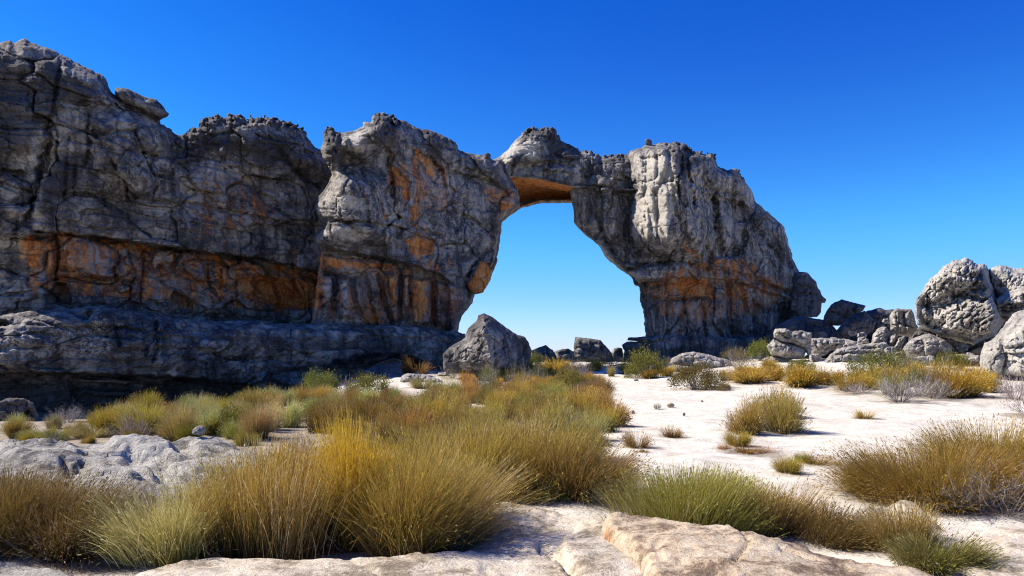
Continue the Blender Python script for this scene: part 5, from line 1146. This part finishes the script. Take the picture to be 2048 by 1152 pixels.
plant('tuft2', 1640, 768, 90, 44, 'olive golden reed tussock behind the skirted one, under the long sloping slab', (1.05, 1.0, .6))
plant('far0', 1730, 772, 90, 46, 'olive tussock between the skirted golden tussock and the dark olive shrub', (.95, .95, .6))
plant('tuft0', 1785, 772, 90, 52, 'yellow reed tussock just behind the pale yellow one on the sand edge', (1.1, 1.05, .6))
plant('far1', 1845, 776, 100, 56, 'golden reed tussock touching the left side of the large rich golden one', (1.15, 1.0, .5))
plant('tuft1', 1935, 776, 100, 62, 'golden reed tussock rising behind the right half of the large rich golden one', (1.15, 1.0, .5))
plant('shrub2', 1900, 740, 70, 30, 'olive shrub at the mouth of the dark hollow', (.85, .9, .6))
plant('far1', 1545, 762, 70, 34, 'golden tussock touching the broken bottom block of the pale stack', (1.15, 1.0, .55))
plant('heath0', 1470, 722, 60, 26, 'brown heath shrub behind the right end of the domed flat rock', (.9, .7, .5))
# middle, in front of the pillar
plant('shrub0', 1520, 722, 60, 34, 'green shrub growing against the left side of the pale stacked blocks', (.95, 1.1, .6))
plant('heath0', 1480, 742, 70, 38, 'brown heath shrub between the domed rock and the green shrub', (.95, .68, .5))
plant('far0', 1500, 752, 80, 28, 'golden tussock in front of the brown heath shrub', (1.2, 1.05, .6))
plant('shrub1', 1388, 780, 112, 46, 'wide rounded brown shrub in front of the domed flat rock', (.95, .72, .5), deep=.7)
plant('heath0', 1425, 778, 70, 40, 'grey purple shrub joined to the right of the wide brown shrub', (.8, .68, .68))
plant('far1', 1452, 762, 36, 28, 'small golden tuft right of the domed flat rock', (1.2, 1.0, .55))
plant('shrub2', 1448, 782, 30, 16, 'tiny round brown bush alone right of the grey purple shrub', (.95, .72, .4))
plant('green1', 1395, 735, 40, 22, 'small green tuft on top of the domed flat rock', (1.0, 1.1, .7))
plant('shrub2', 1290, 756, 84, 48, 'round green shrub on the far sand before the pillar', (1.0, 1.0, .6))
plant('far0', 1300, 757, 50, 26, 'yellow tussock at the front of the round green shrub', (1.1, .95, .55))
plant('straw0', 1222, 753, 26, 26, 'small pale yellow tussock on the far sand left of the round green shrub', (.95, .85, .5))
plant('far1', 1188, 742, 44, 30, 'orange golden bush in front of the flat topped boulder in the opening', (1.15, .95, .45))
plant('heath0', 1225, 740, 44, 32, 'brown bush below the stacked slabs at the pillar foot', (.85, .68, .5))
plant('far0', 1105, 752, 80, 44, 'bright yellow tussock at the far end of the meadow below the arch', (1.25, 1.15, .5))
plant('shrub1', 1068, 750, 36, 40, 'green shrub squeezed between the pointed boulder and the bright yellow tussock', (.9, 1.05, .6))
plant('heath0', 1152, 756, 70, 34, 'rust coloured bush right of the bright yellow tussock', (1.15, .7, .45))
for x, y, wp, hp, kk, cc, lb in [(1255, 748, 50, 30, 'tuft0', (1.1, 1.0, .6), 'olive tuft left of the round green shrub, before the arch opening'), (1335, 752, 46, 28, 'far0', (1.15, 1.05, .55), 'yellow tuft between the round green shrub and the domed flat rock'), (1085, 760, 70, 34, 'tuft1', (1.05, 1.0, .6), 'olive tussock in front of the bright yellow one at the far meadow edge'), (1165, 770, 80, 38, 'tuft2', (1.05, .9, .65), 'brownish tussock at the far right corner of the meadow, by the sand'), (1540, 740, 50, 30, 'tuft0', (1.1, 1.0, .55), 'golden tuft at the left side of the pale stacked blocks'), (1470, 760, 40, 24, 'tuft1', (1.0, .95, .6), 'olive tuft between the domed flat rock and the golden row'), (1205, 728, 40, 24, 'shrub1', (.95, 1.0, .6), 'small green shrub just below the smallest dark block in the opening'), (1135, 738, 50, 26, 'heath0', (1.0, .85, .55), 'tawny shrub below the low dark boulder in the opening')]:
    plant(kk, x, y, wp, hp, lb, cc)
for x, y, wp, hp, kk, cc, lb in [(1330, 738, 44, 22, 'heath0', (.95, .85, .55), 'tawny heath shrub against the left end of the pale low slab'), (1270, 738, 56, 26, 'shrub2', (1.0, 1.0, .55), 'yellow green shrub behind the round green shrub, at the pillar foot'), (1110, 735, 50, 24, 'far0', (1.2, 1.1, .5), 'yellow tuft directly under the low dark boulders of the opening'), (1040, 752, 56, 30, 'tuft1', (1.0, .95, .6), 'olive tussock at the right foot of the pointed boulder'), (960, 758, 70, 32, 'far1', (1.1, 1.0, .55), 'golden tussock at the front foot of the pointed boulder'), (905, 756, 50, 24, 'heath0', (.85, .85, .6), 'grey green shrub at the left foot of the pointed boulder'), (1600, 748, 60, 26, 'shrub1', (1.0, 1.0, .5), 'green yellow shrub just in front of the pale stack, behind the golden row'), (1820, 740, 70, 28, 'tuft2', (1.1, 1.0, .5), 'golden tussock below the low pale rock beside the honeycombed boulder')]:
    plant(kk, x, y, wp, hp, lb, cc)
# left side salient plants
plant('spiky1', 832, 748, 84, 42, 'brown fan shaped dead leaf plant beside the dark leaning slab', (.95, .68, .42))
plant('shrub0', 640, 788, 78, 40, 'bright green shrub near the dark hollow of the cliff foot', (1.05, 1.2, .7))
plant('shrub1', 740, 800, 96, 44, 'yellow green shrub in front of the dark leaning slab', (1.2, 1.15, .6))
plant('dry1', 700, 795, 60, 34, 'pinkish grey dry shrub between the bright green and yellow green shrubs', (1.15, 1.0, .95))
plant('straw1', 845, 778, 70, 30, 'dry pale grass draped over the low pale rock', (.8, .74, .55))
plant('dry0', 136, 846, 68, 34, 'grey lavender dry shrub at the edge of the shade on the left', (1.0, .95, .95))
plant('straw0', 90, 884, 150, 34, 'pale green grass tussock behind the left end of the grey pitted slab', (.8, .85, .5), deep=.6)
plant('heath0', 98, 888, 60, 26, 'grey cushion shrub touching the back of the grey pitted slab', (.8, .85, .85))
plant('dry1', 268, 886, 90, 52, 'purplish dry bush just behind the grey pitted slab', (.95, .8, .72))
plant('straw1', 185, 876, 110, 36, 'straw coloured drooping grass behind the middle of the grey pitted slab', (.75, .66, .45))
plant('shrub2', 470, 868, 80, 46, 'yellow green leafy shrub behind the white lumpy stone', (1.15, 1.1, .5))
plant('dry0', 600, 905, 90, 40, 'grey purple dead stalks behind the golden brown foreground tussock', (.9, .8, .78))
plant('dry1', 815, 870, 70, 40, 'dark dead stalk patch inside the brown reeds left of the meadow', (.55, .5, .5))

# ---- the meadow: many alike tussocks ----
def meadow(region, spacing, keys, colors, hm, label, group, seed, wr=(1.1, 1.5)):
    r = random.Random(seed); reg = np.asarray(region, float)
    W = [gp(a, b) for a, b in region]; PX = np.array([(p[0], p[1]) for p in W])
    pts = []
    lo = PX.min(0); hi = PX.max(0)
    for _ in range(6000):
        x = r.uniform(lo[0], hi[0]); y = r.uniform(lo[1], hi[1])
        if not inside(np.array([x]), np.array([y]), PX)[0]: continue
        if all((x - a) ** 2 + (y - b) ** 2 > spacing ** 2 for a, b in pts): pts.append((x, y))
    for x, y in pts:
        k = r.choice(keys); i = r.randrange(len(colors)); c = tuple(v * r.uniform(.85, 1.12) for v in colors[i])
        h = r.uniform(*hm); kw = {'s': 'fine straw grass tussock', 'h': 'twiggy heath shrub'}.get(k[0], 'reed tussock') if not k.startswith('shrub') else 'leafy shrub'
        plant_at(k, x, y, float(ground_z(x, y)) - .03, h * r.uniform(*wr), h, kw + ' ' + label, c, group + (', ' + kw + 's'))
    return len(pts)
cnt = 0
cnt += meadow([(880, 800), (1200, 785), (1215, 860), (1190, 925), (960, 935), (850, 870)], .95, ['reed0', 'reed1', 'tuft0', 'reed3', 'tuft1', 'green0'], [(1.05, 1.0, .78), (.95, .86, .7), (1.15, 1.02, .6), (.75, .66, .6), (.9, .95, .7)], (.5, .98), 'in the dense band left of the sandy path', 'dense band beside the path', 50)
cnt += meadow([(930, 768), (1060, 752), (1200, 768), (1205, 790), (1000, 800), (940, 790)], 1.25, ['far0', 'far1', 'shrub1', 'heath0', 'far1'], [(1.05, .98, .6), (1.1, .9, .5), (.9, .9, .6), (1.0, .82, .65)], (.5, .95), 'in the far meadow below the pointed boulder', 'far meadow', 51)
cnt += meadow([(600, 820), (900, 800), (880, 870), (900, 900), (740, 950), (660, 880)], 1.0, ['reed0', 'tuft2', 'straw0', 'reed3', 'tuft0'], [(.82, .68, .55), (.72, .6, .5), (.75, .7, .48), (.9, .76, .5)], (.45, .8), 'in the brown patch behind the three tall foreground tussocks', 'brown patch behind the foreground', 52)
cnt += meadow([(200, 850), (420, 820), (560, 806), (720, 806), (800, 806), (600, 850), (540, 885), (300, 885), (200, 880)], .95, ['straw0', 'green0', 'green1', 'straw1', 'tuft1'], [(.75, .75, .42), (1.05, 1.0, .65), (1.15, 1.05, .7), (.9, .8, .6)], (.6, .85), 'in the yellow green row along the cliff shade, left', 'row along the cliff shade', 53)
cnt += meadow([(20, 866), (200, 846), (430, 866), (560, 884), (520, 892), (300, 892), (150, 896), (40, 892)], .72, ['straw0', 'straw1', 'green1', 'tuft2'], [(.8, .82, .5), (.9, .85, .55), (.8, .68, .5)], (.25, .52), 'in low growth along the back edge of the grey slab', 'low growth behind the grey slab', 54)
print('MEADOW', cnt)

# fallen straw and twig litter on sand and slabs (uncountable)
def litter():
    r = np.random.default_rng(5); B = []; L = []
    regs = [([(1215, 770), (1330, 770), (1740, 810), (1740, 980), (1640, 1000), (1240, 930), (1215, 860)], 900), ([(1640, 930), (1760, 950), (1990, 1040), (1930, 1050), (1660, 1010)], 700), ([(250, 1150), (430, 1105), (900, 1100), (1000, 1110), (700, 1150)], 260), ([(-40, 1110), (180, 1130), (200, 1152), (-60, 1152)], 260), ([(1720, 798), (2040, 802), (2040, 830), (1760, 830)], 400), ([(1440, 880), (1560, 890), (1540, 915), (1430, 905)], 250)]
    for reg, n in regs:
        a = np.asarray(reg, float); k = 0
        while k < n:
            x = r.uniform(a[:, 0].min(), a[:, 0].max()); y = r.uniform(a[:, 1].min(), a[:, 1].max())
            if not inside(np.array([x]), np.array([y]), a)[0]: continue
            dd = EYE * F / (y - HY)
            X = (x - CX) / F * dd; B.append((X, dd)); L.append(dd); k += 1
    B = np.array(B); n = len(B)
    z = ground_z(B[:, 0], B[:, 1])
    for s in (s1, s2, s3, s4, s5):
        me = s.data; co = np.zeros(len(me.vertices) * 3, np.float32); me.vertices.foreach_get('co', co); co = co.reshape(-1, 3) + np.array(s.location)
        lo = co.min(0); hi = co.max(0)
        sel = np.where((B[:, 0] > lo[0]) & (B[:, 0] < hi[0]) & (B[:, 1] > lo[1]) & (B[:, 1] < hi[1]))[0]
        for i in sel:
            d = np.abs(co[:, 0] - B[i, 0]) + np.abs(co[:, 1] - B[i, 1]); m = d < .06
            if m.any(): z[i] = max(z[i], co[m, 2].max())
    base = np.stack([B[:, 0], B[:, 1], z + .008], 1)
    sz = np.clip(np.array(L) / 9.0, .7, 2.2)
    V, Q, T, _ = ribbons(base, r.random(n) * 6.283, np.full(n, 1.5), r.standard_normal(n) * .04, (.03 + .10 * r.random(n) ** 2) * sz, .005 * sz, 3, r)
    return V, Q, T
lt = link('straw_litter', geo('straw_litter', litter()), M['twig']); lt.color = (.55, .45, .38, 1)
tag(lt, 'fallen straw and twig litter scattered on sand and slabs', 'litter', kind='stuff')
# ----------------------------------------------------------------------------
# ground sheet
# ----------------------------------------------------------------------------
def axis(dense0, dense1, step, out0, out1, g=1.12):
    a = list(np.arange(dense0, dense1, step))
    s = step; x = a[-1]
    while x < out1: s *= g; x += s; a.append(x)
    s = step; x = a[0]; pre = []
    while x > out0: s *= g; x -= s; pre.append(x)
    return np.array(pre[::-1] + a)
gx_ = axis(-14, 14, 0.10, -2500, 2500); gy_ = axis(1.0, 34, 0.10, -300, 3500)
GX, GY = np.meshgrid(gx_, gy_)
GZ = ground_z(GX.ravel(), GY.ravel())
nxg, nyg = len(gx_), len(gy_)
ii, jj = np.meshgrid(np.arange(nxg - 1), np.arange(nyg - 1)); i00 = (jj * nxg + ii).ravel()
gpx, gpy = topx(GX.ravel(), np.maximum(GY.ravel(), 1.0), GZ)
lit = np.zeros(GZ.shape)
for (pp, a, sf) in [([(-400, 800), (500, 790), (820, 770), (860, 800), (1190, 800), (1215, 900), (1200, 1000), (900, 1010), (560, 1150), (-600, 1200)], 1.0, 22),
                    ([(860, 720), (1060, 735), (1215, 745), (1215, 800), (960, 770), (860, 760)], .9, 10), ([(1720, 960), (1800, 960), (2100, 1010), (2300, 1040), (2300, 1070), (1900, 1035), (1720, 1000)], .8, 14),
                    ([(1660, 920), (1740, 930), (1760, 1000), (1680, 990)], .35, 20), ([(1640, 775), (2000, 800), (2000, 815), (1720, 806)], .35, 8), ([(1440, 870), (1560, 880), (1540, 915), (1430, 905)], .4, 10)]:
    lit = np.maximum(lit, a * polymask(gpx, gpy, pp, sf, 10, 11, 40))
gX = GX.ravel(); gY = GY.ravel()
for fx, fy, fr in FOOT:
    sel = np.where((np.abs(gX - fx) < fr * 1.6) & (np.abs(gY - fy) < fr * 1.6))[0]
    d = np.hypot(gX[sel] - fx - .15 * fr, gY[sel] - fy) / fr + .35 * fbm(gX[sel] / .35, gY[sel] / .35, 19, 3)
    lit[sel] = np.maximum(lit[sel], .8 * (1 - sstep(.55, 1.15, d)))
ground = link('ground', mesh_from('ground', np.stack([GX.ravel(), GY.ravel(), GZ], 1), np.stack([i00, i00 + 1, i00 + nxg + 1, i00 + nxg], 1), None, {'litter': lit}, True), M['sand'])
tag(ground, kind='structure')

# ----------------------------------------------------------------------------
# light, sky, camera
# ----------------------------------------------------------------------------
SUN_EL = math.radians(44); AZ = math.radians(8)      # sun to the left
sdir = Vector((-math.cos(SUN_EL) * math.cos(AZ), math.cos(SUN_EL) * math.sin(AZ), math.sin(SUN_EL)))
sl = bpy.data.lights.new('sun', 'SUN'); sl.energy = 5.0; sl.angle = math.radians(0.5); sl.color = (1.0, 0.91, 0.76)
so = bpy.data.objects.new('sun', sl); COL.objects.link(so); so.rotation_euler = (-sdir).to_track_quat('-Z', 'Y').to_euler(); so.location = sdir * 60
w = bpy.data.worlds.new('World'); SC.world = w; w.use_nodes = True
nt = w.node_tree; nt.nodes.clear()
sky = nt.nodes.new('ShaderNodeTexSky'); sky.sky_type = 'NISHITA'; sky.sun_disc = False
sky.sun_elevation = SUN_EL; sky.sun_rotation = math.atan2(sdir.x, sdir.y)
sky.altitude = 1600; sky.air_density = 1.0; sky.dust_density = 0.15; sky.ozone_density = 5.0
hs = nt.nodes.new('ShaderNodeHueSaturation'); hs.inputs['Saturation'].default_value = 1.33; hs.inputs['Hue'].default_value = 0.5
bg = nt.nodes.new('ShaderNodeBackground'); bg.inputs[1].default_value = 0.08
wo = nt.nodes.new('ShaderNodeOutputWorld')
nt.links.new(sky.outputs[0], hs.inputs['Color'])
sp = nt.nodes.new('ShaderNodeSeparateColor'); cb = nt.nodes.new('ShaderNodeCombineColor'); nt.links.new(hs.outputs[0], sp.inputs[0])
sky_ch = sp.outputs
def mth(op, a, b):
    m = nt.nodes.new('ShaderNodeMath'); m.operation = op; nt.links.new(a, m.inputs[0]); m.inputs[1].default_value = b; return m.outputs[0]
for i, (gain, p) in enumerate(((0.90, 0.90), (0, 0), (1.58, 1.0))):      # clear high-altitude sky, deeper blue overhead
    x = mth('MULTIPLY', sky_ch[i], 0.128)
    if i == 1:
        fc = nt.nodes.new('ShaderNodeFloatCurve'); cv = fc.mapping.curves[0]
        for j, (u, v) in enumerate(((0.0, 0.0), (0.14, 0.125), (0.20, 0.225), (0.377, 0.53), (0.584, 0.68), (0.774, 0.82), (1.0, 0.93))):
            if j == 0: cv.points[0].location = (u, v)
            elif j == 6: cv.points[-1].location = (u, v)
            else: cv.points.new(u, v)
        fc.mapping.update(); nt.links.new(x, fc.inputs['Value']); y = mth('MULTIPLY', fc.outputs[0], 1 / 0.128)
    else: y = mth('MULTIPLY', mth('POWER', x, p), gain / 0.128)
    nt.links.new(y, cb.inputs[i])
nt.links.new(cb.outputs[0], bg.inputs[0])
nt.links.new(bg.outputs[0], wo.inputs[0])
cam = bpy.data.cameras.new('camera'); co = bpy.data.objects.new('camera', cam); COL.objects.link(co)
co.location = (0, 0, EYE); co.rotation_euler = (math.radians(90), 0, 0)
cam.sensor_width = 36; cam.lens = 36 * F / 2048; cam.shift_y = (HY - 576) / 2048; cam.clip_end = 9000; cam.clip_start = 0.05
SC.camera = co
SC.view_settings.view_transform = 'Standard'; SC.view_settings.look = 'None'; SC.view_settings.exposure = 0.68; SC.view_settings.gamma = 1.0
SC.render.film_transparent = False
SC.cycles.max_bounces = 6; SC.cycles.transparent_max_bounces = 4
SC.cycles.use_denoising = True; SC.cycles.denoising_prefilter = 'NONE'; SC.cycles.filter_width = 1.1
